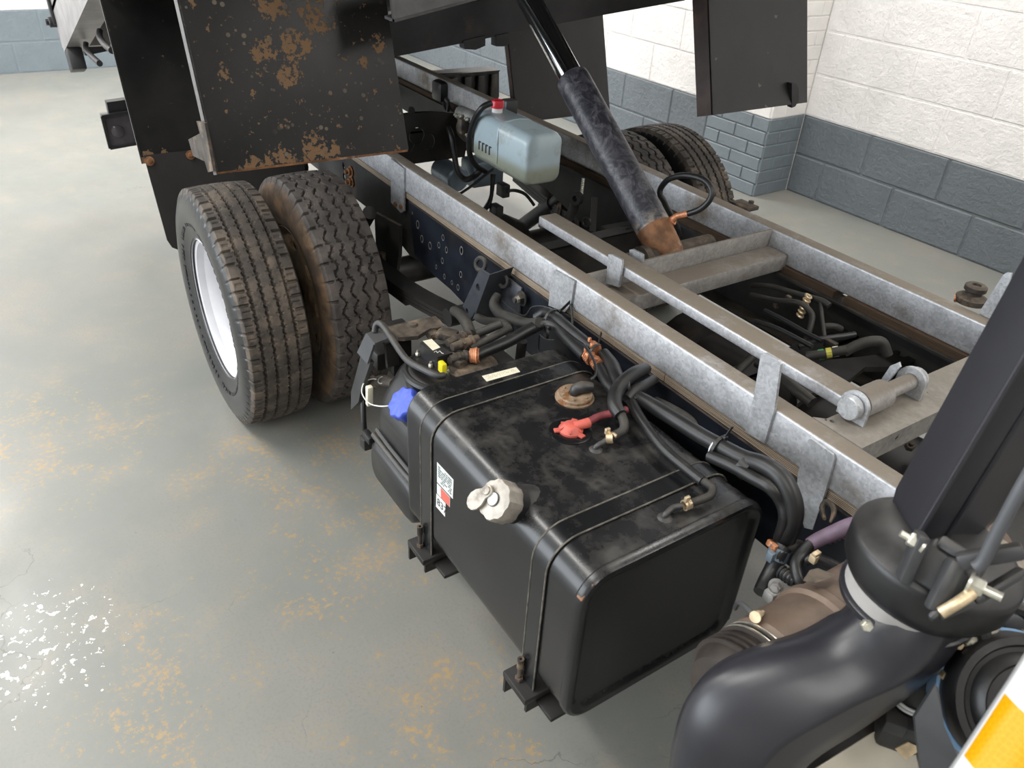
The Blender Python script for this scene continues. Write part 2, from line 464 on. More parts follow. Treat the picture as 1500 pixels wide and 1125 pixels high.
MT['flap_front'] = flap_mat('rust_speckled_mudguard', [((0.4053, -0.824, 1.1832), 0.014, 0.03), ((0.4047, -0.751, 1.1851), 0.020, 0.03), ((0.3888, -0.6879, 1.2339), 0.012, 0.05), ((0.4235, -0.7826, 1.1271), 0.006, 0.04), ((0.4058, -0.5522, 1.1816), 0.010, 0.025),
                                                      ((0.4817, -0.8978, 0.9481), 0.016, 0.02), ((0.4793, -0.8366, 0.9553), 0.022, 0.025), ((0.4761, -0.7449, 0.9654), 0.024, 0.03), ((0.4794, -0.7049, 0.9551), 0.012, 0.02), ((0.3785, -0.7826, 1.2656), 0.01, 0.05), ((0.4187, -0.9152, 1.142), 0.004, 0.02), ((0.4181, -0.5944, 1.1438), 0.004, 0.02)])
MT['flap_rear'] = flap_mat('rust_spotted_mudguard', [((-0.5206, -0.9575, 0.686), 0.016, 0.02), ((-0.5234, -0.9064, 0.6948), 0.004, 0.02)], 0.12)
MT['barrel'] = barrel_mat()
MT['ply'] = ply_mat('ply_packing_strip', (0.07, 0.052, 0.036), (0.42, 0.335, 0.25))
MT['ply_dark'] = ply_mat('brown_packing_strip', (0.022, 0.014, 0.009), (0.12, 0.072, 0.04))
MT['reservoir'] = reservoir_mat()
MT['hex'] = hex_mat()
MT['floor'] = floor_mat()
MT['wall_white'] = wall_mat('white_masonry_paint', (0.90, 0.875, 0.86), 0.65, 0.7)
MT['wall_grey'] = wall_mat('blue_grey_masonry_paint', (0.15, 0.172, 0.19), 0.42, 0.75)
MT['wall_white_smooth'] = wall_mat('white_brick_paint', (0.90, 0.875, 0.85), 0.6, 0.3)
MT['wall_grey_smooth_lit'] = wall_mat('blue_grey_brick_paint_lit', (0.19, 0.225, 0.25), 0.40, 0.35)  # same grey paint, coloured lighter for the stronger light at the rear
MT['ceiling'] = M('white_ceiling', (0.78, 0.78, 0.77), 0.8)
m_, N_, L_, b_ = node_mat('lamp_diffuser')
b_.inputs['Emission Color'].default_value = (1, 0.98, 0.95, 1)
b_.inputs['Emission Strength'].default_value = 6.0
MT['diffuser'] = m_


# ---------------------------------------------------------------- mesh helpers
class MB:
    """collects boxes, tubes, lathes and plates; build() links them as ONE mesh object"""

    def __init__(self):
        self.v, self.f, self.mi = [], [], []
        self.cur = 0

    def add(self, vs, fs):
        o = len(self.v)
        self.v += [tuple(p) for p in vs]
        self.f += [tuple(i + o for i in q) for q in fs]
        self.mi += [self.cur] * len(fs)
        return self

    def box(self, x0, x1, y0, y1, z0, z1, r=0.0, seg=2, mat=None):
        return self.rbox(((x0 + x1) / 2, (y0 + y1) / 2, (z0 + z1) / 2), (x1 - x0, y1 - y0, z1 - z0), r, seg, mat)

    def rbox(self, c, size, r=0.0, seg=2, rot=None):
        if not r:
            hx, hy, hz = (s / 2 for s in size)
            vs = [Vector((x, y, z)) for x in (-hx, hx) for y in (-hy, hy) for z in (-hz, hz)]
            fs = [(0, 1, 3, 2), (4, 6, 7, 5), (0, 4, 5, 1), (2, 3, 7, 6), (0, 2, 6, 4), (1, 5, 7, 3)]
        else:
            bm = bmesh.new()
            bmesh.ops.create_cube(bm, size=1)
            for v in bm.verts:
                v.co = Vector((v.co.x * size[0], v.co.y * size[1], v.co.z * size[2]))
            bmesh.ops.bevel(bm, geom=bm.edges[:], offset=min(r, min(size) * 0.49), segments=seg, affect='EDGES', profile=0.5)
            bm.verts.index_update()
            vs = [v.co.copy() for v in bm.verts]
            fs = [tuple(v.index for v in f.verts) for f in bm.faces]
            bm.free()
        if rot is not None:
            vs = [rot @ v for v in vs]
        c = Vector(c)
        return self.add([v + c for v in vs], fs)

    def bar(self, a, b, wd, ht, up=(0, 0, 1), r=0.0):
        """box bar from a to b, wd across, ht along up"""
        a, b, up = Vector(a), Vector(b), Vector(up)
        x = (b - a).normalized()
        y = up.cross(x).normalized()
        z = x.cross(y)
        rot = Matrix((x, y, z)).transposed()
        return self.rbox((a + b) / 2, ((b - a).length, wd, ht), r, 2, rot)

    def plate(self, pts, n, t, holes=()):
        """flat plate: outline pts (3-D, in one plane), thickness t along n; holes = list of 3-D loops"""
        n = Vector(n).normalized() * t
        loops = [[Vector(p) for p in pts]] + [[Vector(p) for p in h] for h in holes]
        flat = [p for l in loops for p in l]
        tris = tessellate_polygon(loops)
        k = len(flat)
        vs = flat + [p + n for p in flat]
        nn = Vector(n)
        fs = []
        for tri in tris:
            a, b, c = (flat[i] for i in tri)
            t0 = tuple(tri)
            if (b - a).cross(c - a).dot(nn) > 0:
                t0 = t0[::-1]
            fs.append(t0)
            fs.append(tuple(i + k for i in t0[::-1]))
        o = 0
        for li, l in enumerate(loops):
            m = len(l)
            ar = Vector((0, 0, 0))
            for i in range(m):
                ar += l[i].cross(l[(i + 1) % m])
            ccw = ar.dot(nn) > 0
            if li:
                ccw = not ccw
            for i in range(m):
                j = (i + 1) % m
                q = (o + i, o + j, o + j + k, o + i + k)
                fs.append(q if ccw else q[::-1])
            o += m
        return self.add(vs, fs)

    def tube(self, pts, r, n=12, smooth=4, caps=True):
        """tube along a spline; r a number or one per point"""
        P = [Vector(p) for p in pts]
        rr = [r] * len(P) if isinstance(r, (int, float)) else list(r)
        if smooth and len(P) > 2:
            P, rr = spline(P, rr, smooth)
        rings = []
        t0 = (P[1] - P[0]).normalized()
        ref = Vector((0, 0, 1)) if abs(t0.z) < 0.9 else Vector((1, 0, 0))
        u = t0.cross(ref).normalized()
        for i, p in enumerate(P):
            t = (P[min(i + 1, len(P) - 1)] - P[max(i - 1, 0)]).normalized()
            u = (u - t * u.dot(t)).normalized()
            v = t.cross(u)
            rings.append([p + (u * math.cos(2 * math.pi * k / n) + v * math.sin(2 * math.pi * k / n)) * rr[i] for k in range(n)])
        return self.rings(rings, caps)

    def rings(self, rings, caps=True, closed=False):
        n = len(rings[0])
        vs = [p for r in rings for p in r]
        fs = []
        m = len(rings)
        for i in range(m if closed else m - 1):
            a, b = i * n, ((i + 1) % m) * n
            for k in range(n):
                k2 = (k + 1) % n
                fs.append((a + k, a + k2, b + k2, b + k))
        if caps and not closed:
            fs.append(tuple(range(n))[::-1])
            fs.append(tuple((m - 1) * n + k for k in range(n)))
        return self.add(vs, fs)

    def lathe(self, prof, o, axis=(0, 0, 1), n=32, closed=False, caps=True):
        """prof = [(radius, height along axis)]"""
        a = Vector(axis).normalized()
        ref = Vector((1, 0, 0)) if abs(a.x) < 0.9 else Vector((0, 1, 0))
        u = a.cross(ref).normalized()
        v = a.cross(u)
        o = Vector(o)
        rings = [[o + a * h + (u * math.cos(2 * math.pi * k / n) + v * math.sin(2 * math.pi * k / n)) * r for k in range(n)] for r, h in prof]
        return self.rings(rings, caps, closed)

    def cyl(self, a, b, r, n=16, bev=0.0):
        a, b = Vector(a), Vector(b)
        h = (b - a).length
        pr = [(r, 0), (r, h)] if not bev else [(r - bev, 0), (r, bev), (r, h - bev), (r - bev, h)]
        return self.lathe(pr, a, b - a, n)

    def torus(self, c, axis, rad, r, n=28, m=8):
        prof = [(rad + r * math.cos(2 * math.pi * k / m), r * math.sin(2 * math.pi * k / m)) for k in range(m)]
        return self.lathe(prof, c, axis, n, closed=True)

    def ball(self, c, r, n=14, sq=(1, 1, 1)):
        prof = [(max(1e-4, math.sin(math.pi * i / n)) * r, -math.cos(math.pi * i / n) * r) for i in range(n + 1)]
        o = len(self.v)
        self.lathe(prof, (0, 0, 0), (0, 0, 1), n * 2)
        c = Vector(c)
        for i in range(o, len(self.v)):
            p = self.v[i]
            self.v[i] = (p[0] * sq[0] + c.x, p[1] * sq[1] + c.y, p[2] * sq[2] + c.z)
        return self

    def nut(self, c, axis, r, h, stud=0.0, washer=0.0):
        """hexagon nut (with washer and protruding stud) seated at c"""
        c, a = Vector(c), Vector(axis).normalized()
        if washer:
            self.lathe([(washer, 0), (washer, h * 0.25)], c, a, 16)
            c = c + a * h * 0.25
        self.lathe([(r, 0), (r, h * 0.85), (r * 0.86, h)], c, a, 6)
        if stud:
            self.lathe([(r * 0.5, 0), (r * 0.5, h + stud)], c, a, 10)
        return self

    def build(self, name, mats, parent=None, angle=38, label=None, kind=None):
        me = bpy.data.meshes.new(name)
        me.from_pydata(self.v, [], self.f)
        if not isinstance(mats, (list, tuple)):
            mats = [mats]
        for k in mats:
            me.materials.append(MT[k] if isinstance(k, str) else k)
        me.polygons.foreach_set('material_index', self.mi)
        me.polygons.foreach_set('use_smooth', [True] * len(self.f))
        me.set_sharp_from_angle(angle=R(angle))
        me.update()
        o = bpy.data.objects.new(name, me)
        COL.objects.link(o)
        if parent is not None:
            o.parent = parent
        if label:
            o['label'] = label
        if kind:
            o['kind'] = kind
        return o


def spline(P, rr, sub):
    out, ro = [], []
    n = len(P)
    for i in range(n - 1):
        p0, p1, p2, p3 = P[max(i - 1, 0)], P[i], P[i + 1], P[min(i + 2, n - 1)]
        for s in range(sub):
            t = s / sub
            out.append(0.5 * ((2 * p1) + (p2 - p0) * t + (2 * p0 - 5 * p1 + 4 * p2 - p3) * t * t + (3 * p1 - p0 - 3 * p2 + p3) * t ** 3))
            ro.append(rr[i] * (1 - t) + rr[i + 1] * t)
    out.append(P[-1])
    ro.append(rr[-1])
    return out, ro


def circ(c, u, v, r, n=12, r2=None):
    c, u, v = Vector(c), Vector(u).normalized(), Vector(v).normalized()
    r2 = r2 or r
    return [c + u * math.cos(2 * math.pi * k / n) * r + v * math.sin(2 * math.pi * k / n) * r2 for k in range(n)]


def copy_obj(o, parent=None):
    c = o.copy()
    COL.objects.link(c)
    c.parent = parent
    return c


# ---------------------------------------------------------------- the setting
ROOM = Matrix.Translation((-0.70, 2.63, 0)) @ Matrix.Rotation(R(1.3), 4, 'Z')


def struct(name, mb, mat):
    o = mb.build(name, mat, None, kind='structure')
    o.matrix_world = ROOM
    return o


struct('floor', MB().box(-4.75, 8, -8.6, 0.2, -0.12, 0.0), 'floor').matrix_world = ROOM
struct('ceiling', MB().box(-4.75, 8, -8.6, 0.2, 3.4, 3.55), 'ceiling')
GY = 0.45          # the grey band is two block courses high
REC = 0.0032        # joints lie this far behind the block faces


def block_mesh(l, h, key, cache={}):
    k = (round(l, 3), round(h, 3), key)
    if k not in cache:
        bm = MB().rbox((0, 0, 0), (l, 0.03, h), (0.0055 if key == 'wall_grey' else 0.0032) if 'grey' in key else 0.0024, 1)
        me = bpy.data.meshes.new('block')
        me.from_pydata(bm.v, [], bm.f)
        me.materials.append(MT[key])
        cache[k] = me
    return cache[k]


def course_pieces(parent, name, length, z0, h, L, offs, joint, mats, place):
    """one course of blocks or bricks along a wall; place(s, z) gives position + z-rotation of a piece's centre"""
    s = -offs
    while s < length - 0.02:
        a, b = max(s, 0), min(s + L, length)
        if b - a > 0.05:
            o = bpy.data.objects.new(name, block_mesh(b - a - joint, h - joint, mats))
            COL.objects.link(o)
            o.parent = parent
            p, rz = place((a + b) / 2, z0 + h / 2)
            o.location = (p[0] + 0, p[1], p[2])
            o.rotation_euler = (random.uniform(-.004, .004), random.uniform(-.004, .004), rz + random.uniform(-.004, .004))
        s += L


# far wall beyond the return: face at local y = -0.30, x from -4.6 to 0 ; recessed stretch: face at local y = 0, x from 0 on
WA = -0.30
wA = struct('wall_far', MB().box(-4.75, -0.012, WA + 0.012, 0.2, 0, 3.4), ['wall_white'])
RW = 0.0025
wA2 = MB().box(-4.60, -0.012, WA + REC, WA + 0.012, 0, GY).build('grey_band', 'wall_grey', wA)
wA3 = MB().box(-4.60, -0.012, WA + RW, WA + 0.012, GY, 3.39).build('white_band', 'wall_white', wA)
for r_ in range(6):
    course_pieces(wA, 'block', 4.60 - 0.46, r_ * 0.225, 0.225, 0.45, 0.225 * (r_ % 2), 0.009, 'wall_grey' if r_ < 2 else 'wall_white',
                  lambda s, z: ((-4.60 + s, WA + 0.015 - 0.003, z), 0))
for r_ in range(15):
    course_pieces(wA, 'brick', 0.46, r_ * 0.075, 0.075, 0.2255, 0.1128 * (r_ % 2), 0.007, 'wall_grey_smooth_lit' if r_ < 6 else 'wall_white_smooth',
                  lambda s, z: ((-0.46 + s, WA + 0.015 - 0.003, z), 0))
wR = struct('wall_return', MB().box(-0.30, -REC, WA + 0.013, 0.15, 0, 3.4), 'wall_white_smooth')
MB().box(-0.012, -REC + 0.001, WA + 0.014, 0.0, 0, GY).build('grey_band', 'wall_grey_smooth_lit', wR)
for r_ in range(20):
    course_pieces(wR, 'brick', 0.30, r_ * 0.075, 0.075, 0.2255, 0.1128 * ((r_ + 1) % 2), 0.007, 'wall_grey_smooth_lit' if r_ < 6 else 'wall_white_smooth',
                  lambda s, z: ((-0.015 + 0.001, WA + s, z), R(90)))
wB = struct('wall_right', MB().box(0, 8, 0.0075, 0.2, 0, GY).box(0, 8, RW, 0.2, GY, 3.4), 'wall_white')
MB().box(0, 8, 0.0060, 0.02, 0, GY - 0.002).build('grey_band', 'wall_grey', wB)
for r_ in range(10):
    course_pieces(wB, 'block', 3.6, r_ * 0.225, 0.225, 0.45, (0.0, 0.24)[(r_ + 1) % 2] if r_ < 2 else 0.225 * (r_ % 2) + 0.1, 0.011, 'wall_grey' if r_ < 2 else 'wall_white',
                  lambda s, z: ((s, 0.015, z), 0))
wC = struct('wall_rear', MB().box(-4.75, -4.60 - REC, -8.6, 0.2, 0, 3.4), 'wall_white')
MB().box(-4.62, -4.60 - REC + 0.001, -8.6, WA, 0, GY).build('grey_band', 'wall_grey_smooth_lit', wC)
for r_ in range(4):
    course_pieces(wC, 'block', 4.4, r_ * 0.225, 0.225, 0.45, 0.225 * ((r_ + 1) % 2) + 0.12, 0.011, 'wall_grey_smooth_lit' if r_ < 2 else 'wall_white_smooth',
                  lambda s, z: ((-4.60 - 0.015, WA - s, z), R(90)))
# the walls behind the photographer: a wide doorway open to the daylight on the left
wL = MB()
wL.box(-4.75, -3.9, -8.6, -8.4, 0, 3.4)
wL.box(2.0, 8, -8.6, -8.4, 0, 3.4)
wL.box(-3.9, 2.0, -8.6, -8.4, 3.05, 3.4)
struct('wall_left', wL, 'wall_white_smooth')
struct('wall_front', MB().box(7.8, 8, -8.4, 0, 0, 3.4), 'wall_white_smooth')

# ---------------------------------------------------------------- the truck
T = bpy.data.objects.new('truck', None)
COL.objects.link(T)
T['label'] = 'partly tipped flatbed tipper truck on twin rear wheels, its chassis and fuel tank bare'
T['category'] = 'truck'
ZT, ZB, W0, W1 = 0.778, 0.6985, 0.353, 0.312   # sub-frame rail: top, bottom, outer and inner face


# --- wheels: tyre with moulded tread, rim, nuts
def make_tyre(zig, seed, n=600):
    rnd = random.Random(seed)
    Rr = 0.368
    side = [(-0.076, 0.214), (-0.086, 0.222), (-0.088, 0.232), (-0.094, 0.250), (-0.1005, 0.272), (-0.1025, 0.295), (-0.1015, 0.315), (-0.0975, 0.333), (-0.0935, 0.344), (-0.0905, 0.350)]
    tr = []
    k = 58
    for i in range(k + 1):
        y = -0.0865 + 0.173 * i / k
        rr = Rr - 0.004 * (abs(y) / 0.0865) ** 2.2 - (0.003 if i in (0, k) else 0)
        tr.append((y, rr))
    prof = side + tr + [(-y, r) for y, r in side[::-1]]
    nt0, nt1 = len(side), len(side) + len(tr)
    verts, faces, mi = [], [], []
    m = len(prof)
    per = 2 * math.pi / (42 if zig else 60)
    jit = [rnd.uniform(-.2, .2) for _ in range(80)]
    for a in range(n):
        th = 2 * math.pi * a / n
        ph = (th % per) / per
        seg = int(th / per)
        for j, (y, r) in enumerate(prof):
            d = 0.0
            if nt0 <= j < nt1:
                ay = abs(y)
                if zig:
                    tri = abs(2 * ph - 1) * 2 - 1
                    for g in (-0.052, -0.019, 0.019, 0.052):
                        if abs(y - g - tri * 0.0085) < 0.0026:
                            d = 0.010
                    if ay > 0.066 and (ph + 0.25) % 1 < 0.13:
                        d = 0.009
                    if ay < 0.062 and ((ph + 0.25) % 0.5) < 0.055 and abs((ay % 0.033) - 0.018) < 0.009:
                        d = max(d, 0.005)
                else:
                    wob = 0.0012 * math.sin(th * 120)
                    for g in (-0.050, -0.0175, 0.0175, 0.050):
                        if abs(y - g - wob) < 0.0030:
                            d = 0.011
                    pp = (ph + 0.12 * jit[seg % 80] + 3.0 * y) % 1
                    if ay > 0.060 + 0.006 * jit[seg % 80]:
                        if ph < 0.11:
                            d = max(d, 0.008)
                        elif 0.5 < ph < 0.6 and ay < 0.078:
                            d = max(d, 0.003)
                    elif pp < 0.1:
                        gap = min(abs(ay - 0.0175), abs(ay - 0.050))
                        if gap < 0.011 + 0.004 * jit[(seg * 7) % 80]:
                            d = max(d, 0.0026)
            elif j in (nt0 - 1, nt0 - 2, nt1, nt1 + 1):
                if (ph < 0.11 if not zig else (ph + 0.25) % 1 < 0.13):
                    d = 0.004
            if j in (2, len(prof) - 3):
                d = -0.0015
            rr = r - d
            verts.append((math.sin(th) * rr, y, math.cos(th) * rr))
    for a in range(n):
        b = (a + 1) % n
        for j in range(m - 1):
            faces.append((a * m + j, a * m + j + 1, b * m + j + 1, b * m + j))
            mi.append(0 if nt0 - 1 <= j < nt1 else 1)
    mb = MB()
    mb.v, mb.f, mb.mi = verts, faces, mi
    return mb


def lugs_text(o, mat):
    """raised sidewall ribs: short moulded dashes round the outer sidewall"""
    b = MB()
    rnd = random.Random(3)
    a = 0.0
    while a < 2 * math.pi:
        if rnd.random() < 0.55:
            l = rnd.uniform(0.006, 0.014)
            r0 = 0.262
            p = Vector((math.sin(a) * r0, -0.0990, math.cos(a) * r0))
            t = Vector((math.cos(a), 0, -math.sin(a)))
            b.bar(p - t * l / 2, p + t * l / 2, 0.0012, 0.010, up=Vector((math.sin(a), -0.25, math.cos(a))))
            a += 0.03
        a += 0.03
    return b.build('sidewall_mark', mat, o, kind='stuff')


def make_rim(outer):
    """outer wheel: dish turned inwards, white; inner wheel: dish turned outwards with hand holes, rusty"""
    mb = MB()
    s = 1 if outer else -1
    barrel = [(0.2195, -0.084), (0.2225, -0.080), (0.2195, -0.076), (0.2085, -0.073), (0.205, -0.060), (0.2045, -0.052), (0.196, -0.040), (0.1915, -0.020), (0.1915, 0.030), (0.204, 0.050), (0.208, 0.072), (0.2215, 0.080), (0.2185, 0.084)]
    mb.lathe([(r, y) for r, y in barrel], (0, 0, 0), (0, 1, 0), 64, caps=False)
    mb.lathe([(r - 0.004, y) for r, y in barrel][::-1], (0, 0, 0), (0, 1, 0), 64, caps=False)
    # disc
    if outer:
        disc = [(0.188, 0.015), (0.178, 0.055), (0.165, 0.078), (0.120, 0.092), (0.115, 0.098), (0.078, 0.098), (0.076, 0.110), (0.05, 0.112), (0.002, 0.112)]
        mb.lathe(disc, (0, 0, 0), (0, 1, 0), 48, caps=False)
        mb.lathe([(0.060, 0.11), (0.060, 0.02), (0.052, 0.008), (0.002, 0.006)], (0, 0, 0), (0, 1, 0), 32, caps=False)
    else:
        holes = []
        for k in range(8):
            a = 2 * math.pi * (k + 0.5) / 8
            c = Vector((math.sin(a) * 0.158, -0.070, math.cos(a) * 0.158))
            holes.append(circ(c, (math.cos(a), 0, -math.sin(a)), (math.sin(a), 0, math.cos(a)), 0.026, 14, 0.015))
        mb.plate(circ((0, -0.070, 0), (1, 0, 0), (0, 0, 1), 0.2045, 48), (0, 1, 0), 0.009, holes)
    return mb


TY_A = make_tyre(False, 1)
TY_B = make_tyre(True, 2)
wheels = []


def wheel(x, y, z, ty, outer, label, spin, flip=False, src=None):
    if src is None:
        rim = make_rim(outer)
        o = rim.build('wheel', 'rim' if outer else 'rim_rust', T, angle=30, label=label)
        ty.build('tyre', ['tread', 'sidewall'] if outer else ['tread_old', 'sidewall_dusty'], o, angle=25)
        if outer:
            lugs_text(o, 'sidewall')
            for k in range(6):
                a = 2 * math.pi * k / 6
                MB().nut((math.sin(a) * 0.095, 0.098, math.cos(a) * 0.095), (0, -1, 0), 0.016, 0.02, 0.012).build('wheel_nut', 'zinc', o)
    else:
        o = copy_obj(src, T)
        o['label'] = label
        for ch in list(src.children):
            copy_obj(ch, o)
    o.location = (x, y, z)
    o.rotation_euler = (0, R(spin), R(180) if flip else 0)
    return o


WO = wheel(0, -0.8555, 0.368, TY_A, True, 'near outer rear wheel with white painted rim and ribbed tyre', 9)
WI = wheel(0, -0.602, 0.368, TY_B, False, 'near inner rear wheel with rusty rim and dusty zigzag-tread tyre', 20)
wheel(0, 0.8555, 0.368, TY_A, True, 'far outer rear wheel with ribbed tyre seen beyond the frame', 40, True, WO)
wheel(0, 0.602, 0.368, TY_B, False, 'far inner rear wheel with zigzag-tread tyre mostly hidden by the frame', 50, True, WI)

# --- axle, springs, drive line
b = MB()
b.cyl((0, -0.80, 0.368), (0, 0.80, 0.368), 0.048, 20)
b.lathe([(0.05, -0.16), (0.10, -0.13), (0.135, -0.06), (0.135, 0.06), (0.10, 0.13), (0.05, 0.16)], (0, 0.05, 0.368), (0, 1, 0), 28)
ax = b.build('rear_axle', 'grime_dark', T)
b = MB()
b.lathe([(0.03, 0), (0.08, 0.02), (0.085, 0.06), (0.05, 0.12), (0.045, 0.16)], (0.10, 0.05, 0.368), (1, 0, 0.02), 24)
b.build('differential_nose', 'grime_dark', ax)
for sy in (-1, 1):
    MB().lathe([(0.17, -0.05), (0.175, -0.03), (0.175, 0.05), (0.12, 0.06), (0.06, 0.11)], (0, sy * 0.50, 0.368), (0, -sy, 0), 32).build('brake_drum', 'grime_dark', ax)
b = MB()
b.cyl((0.24, 0.05, 0.371), (1.25, 0.02, 0.44), 0.038, 20)
b.cyl((1.25, 0.02, 0.44), (2.3, 0.0, 0.50), 0.042, 20)
ps = b.build('prop_shaft', 'grime_dark', T)
b = MB()
b.lathe([(0.04, -0.05), (0.065, -0.03), (0.065, 0.03), (0.04, 0.05)], (1.25, 0.02, 0.44), (1, 0, 0.05), 20)
b.build('centre_bearing', 'grime', ps)
for sy in (-1, 1):
    y = sy * 0.435
    base = [(-0.62, 0.555), (-0.40, 0.495), (-0.10, 0.452), (0.10, 0.450), (0.35, 0.470), (0.62, 0.520)]
    root = None
    for k, (a0, a1, dz) in enumerate(((0, 6, 0), (0, 6, -0.012), (0, 6, -0.024), (1, 5, -0.036), (2, 4, -0.048))):
        P = [Vector((x, y, z + dz)) for x, z in base[a0:a1]]
        P, _ = spline(P, [0] * len(P), 4)
        b = MB()
        rings = [[p + Vector((0, -0.03, 0)), p + Vector((0, 0.03, 0)), p + Vector((0, 0.03, 0.0105)), p + Vector((0, -0.03, 0.0105))] for p in P]
        b.rings(rings)
        o = b.build('leaf_spring' if root is None else 'leaf', 'grime_dark', T if root is None else root)
        root = root or o
    b = MB()
    b.cyl((0.62, y - 0.04, 0.527), (0.62, y + 0.04, 0.527), 0.026, 16)
    b.cyl((-0.62, y - 0.04, 0.562), (-0.62, y + 0.04, 0.562), 0.026, 16)
    b.build('spring_eye', 'grime_dark', root)
    for x in (-0.06, 0.06):
        b = MB()
        b.tube([(x, y - 0.036, 0.30), (x, y - 0.036, 0.475), (x, y, 0.492), (x, y + 0.036, 0.475), (x, y + 0.036, 0.30)], 0.008, 8, 0)
        b.build('u_bolt', 'grime', root)
    b = MB()
    b.cyl((-0.30, sy * 0.40, 0.30), (0.06, sy * 0.44, 0.62), 0.022, 14)
    b.cyl((-0.30, sy * 0.40, 0.30), (-0.13, sy * 0.42, 0.45), 0.03, 14)
    b.build('shock_absorber', 'grime_dark', T)

# --- chassis rails
HN = [(612, 329, .011), (618, 350, .010), (630, 360, .010), (643, 359, .008), (649, 348, .008), (654, 366, .008), (676, 367, .010), (648, 382, .008), (639, 391, .006), (651, 405, .007), (675, 402, .008), (671, 421, .008), (662, 414, .006), (604, 312, .004)]
HP = [(0.2265, -0.358, 0.6271), (0.2525, -0.358, 0.5906), (0.305, -0.358, 0.589), (0.3599, -0.358, 0.6126), (0.3842, -0.358, 0.6453), (0.4049, -0.358, 0.6154), (0.4901, -0.358, 0.6472), (0.3811, -0.358, 0.5715), (0.3436, -0.358, 0.5361), (0.3942, -0.358, 0.5265), (0.4891, -0.358, 0.5737), (0.4752, -0.358, 0.5267), (0.4393, -0.358, 0.5262), (0.1911, -0.358, 0.6515)]
for sy in (-1, 1):
    b = MB()
    yw = sy * 0.345
    zt = 0.680
    out = [(-1.95, zt), (-1.95, 0.565), (-0.9, 0.535), (-0.39, 0.536), (-0.07, 0.54), (0.14, 0.49), (0.30, 0.505), (2.6, 0.505), (2.6, zt)]
    holes = []
    if sy < 0:
        for hx in ((-0.3718, -0.345, 0.6269), (-0.3719, -0.345, 0.5872)):
            holes.append(circ(hx, (1, 0, 0), (0, 0, 1), 0.010, 10, 0.014))
    b.plate([(x, yw, z) for x, z in out], (0, -sy, 0), 0.006, holes)
    b.box(-1.95, 2.6, min(yw, yw - sy * 0.055), max(yw, yw - sy * 0.055), zt - 0.006, zt)
    b.box(0.30, 2.6, min(yw, yw - sy * 0.055), max(yw, yw - sy * 0.055), 0.505, 0.511)
    cr = b.build('chassis_rail', 'chassis_old', T)
    if sy < 0:
        b = MB()
        pts = [(0.1643, -0.358, 0.6683), (0.1887, -0.358, 0.5775), (0.201, -0.358, 0.523), (0.2601, -0.358, 0.5081), (0.348, -0.358, 0.5021), (0.4318, -0.358, 0.5007), (0.512, -0.358, 0.4909)]
        outl = [(0.165, 0.679)] + [(p[0], p[2]) for p in pts[1:]] + [(0.62, 0.503), (2.55, 0.503), (2.55, 0.679)]
        hl = [circ((p[0], -0.352, p[2]), (1, 0, 0), (0, 0, 1), h[2] * 0.62, 12, h[2]) for p, h in zip(HP, HN)]
        b.plate([(x, -0.352, z) for x, z in outl], (0, -1, 0), 0.006, hl)
        b.build('reinforcing_plate', 'chassis', cr)
        for p, h in zip(HP, HN):
            MB().lathe([(1.0, -0.001), (1.0, 0.0006), (1.28, 0.0006), (1.28, -0.001)], (0, 0, 0), (0, -1, 0), 16, True).build('hole_rim', 'hub', cr)
            o = COL.objects[-1]
            o.scale = (h[2] * 0.66, 1, h[2])
            o.location = (p[0], -0.358, p[2])
        for q in ((-0.2957, -0.349, 0.6308), (-0.295, -0.349, 0.5945)):
            MB().nut(q, (0, -1, 0), 0.014, 0.010, 0.01, 0.019).build('bolt', 'ram_rust', cr)
        # spring hanger hanging below the rail
        b = MB()
        hg = [(-0.0603, -0.36, 0.568), (0.1274, -0.36, 0.5889), (0.1177, -0.36, 0.4876), (0.0941, -0.36, 0.415), (-0.0082, -0.36, 0.3614), (-0.0577, -0.36, 0.4172)]
        b.plate([(p[0], -0.36, p[2]) for p in hg], (0, -1, 0), 0.012)
        b.build('spring_hanger', 'chassis_old', cr)
# cross-members of the chassis
for x, z0, z1 in ((-1.5, 0.56, 0.66), (-0.55, 0.56, 0.66), (0.62, 0.53, 0.66), (1.30, 0.51, 0.60)):
    b = MB()
    b.box(x - 0.004, x, -0.34, 0.34, z0, z1)
    b.box(x - 0.05, x, -0.34, 0.34, z1 - 0.005, z1)
    b.box(x - 0.05, x, -0.34, 0.34, z0, z0 + 0.005)
    b.build('chassis_crossmember', 'grime_dark', T)

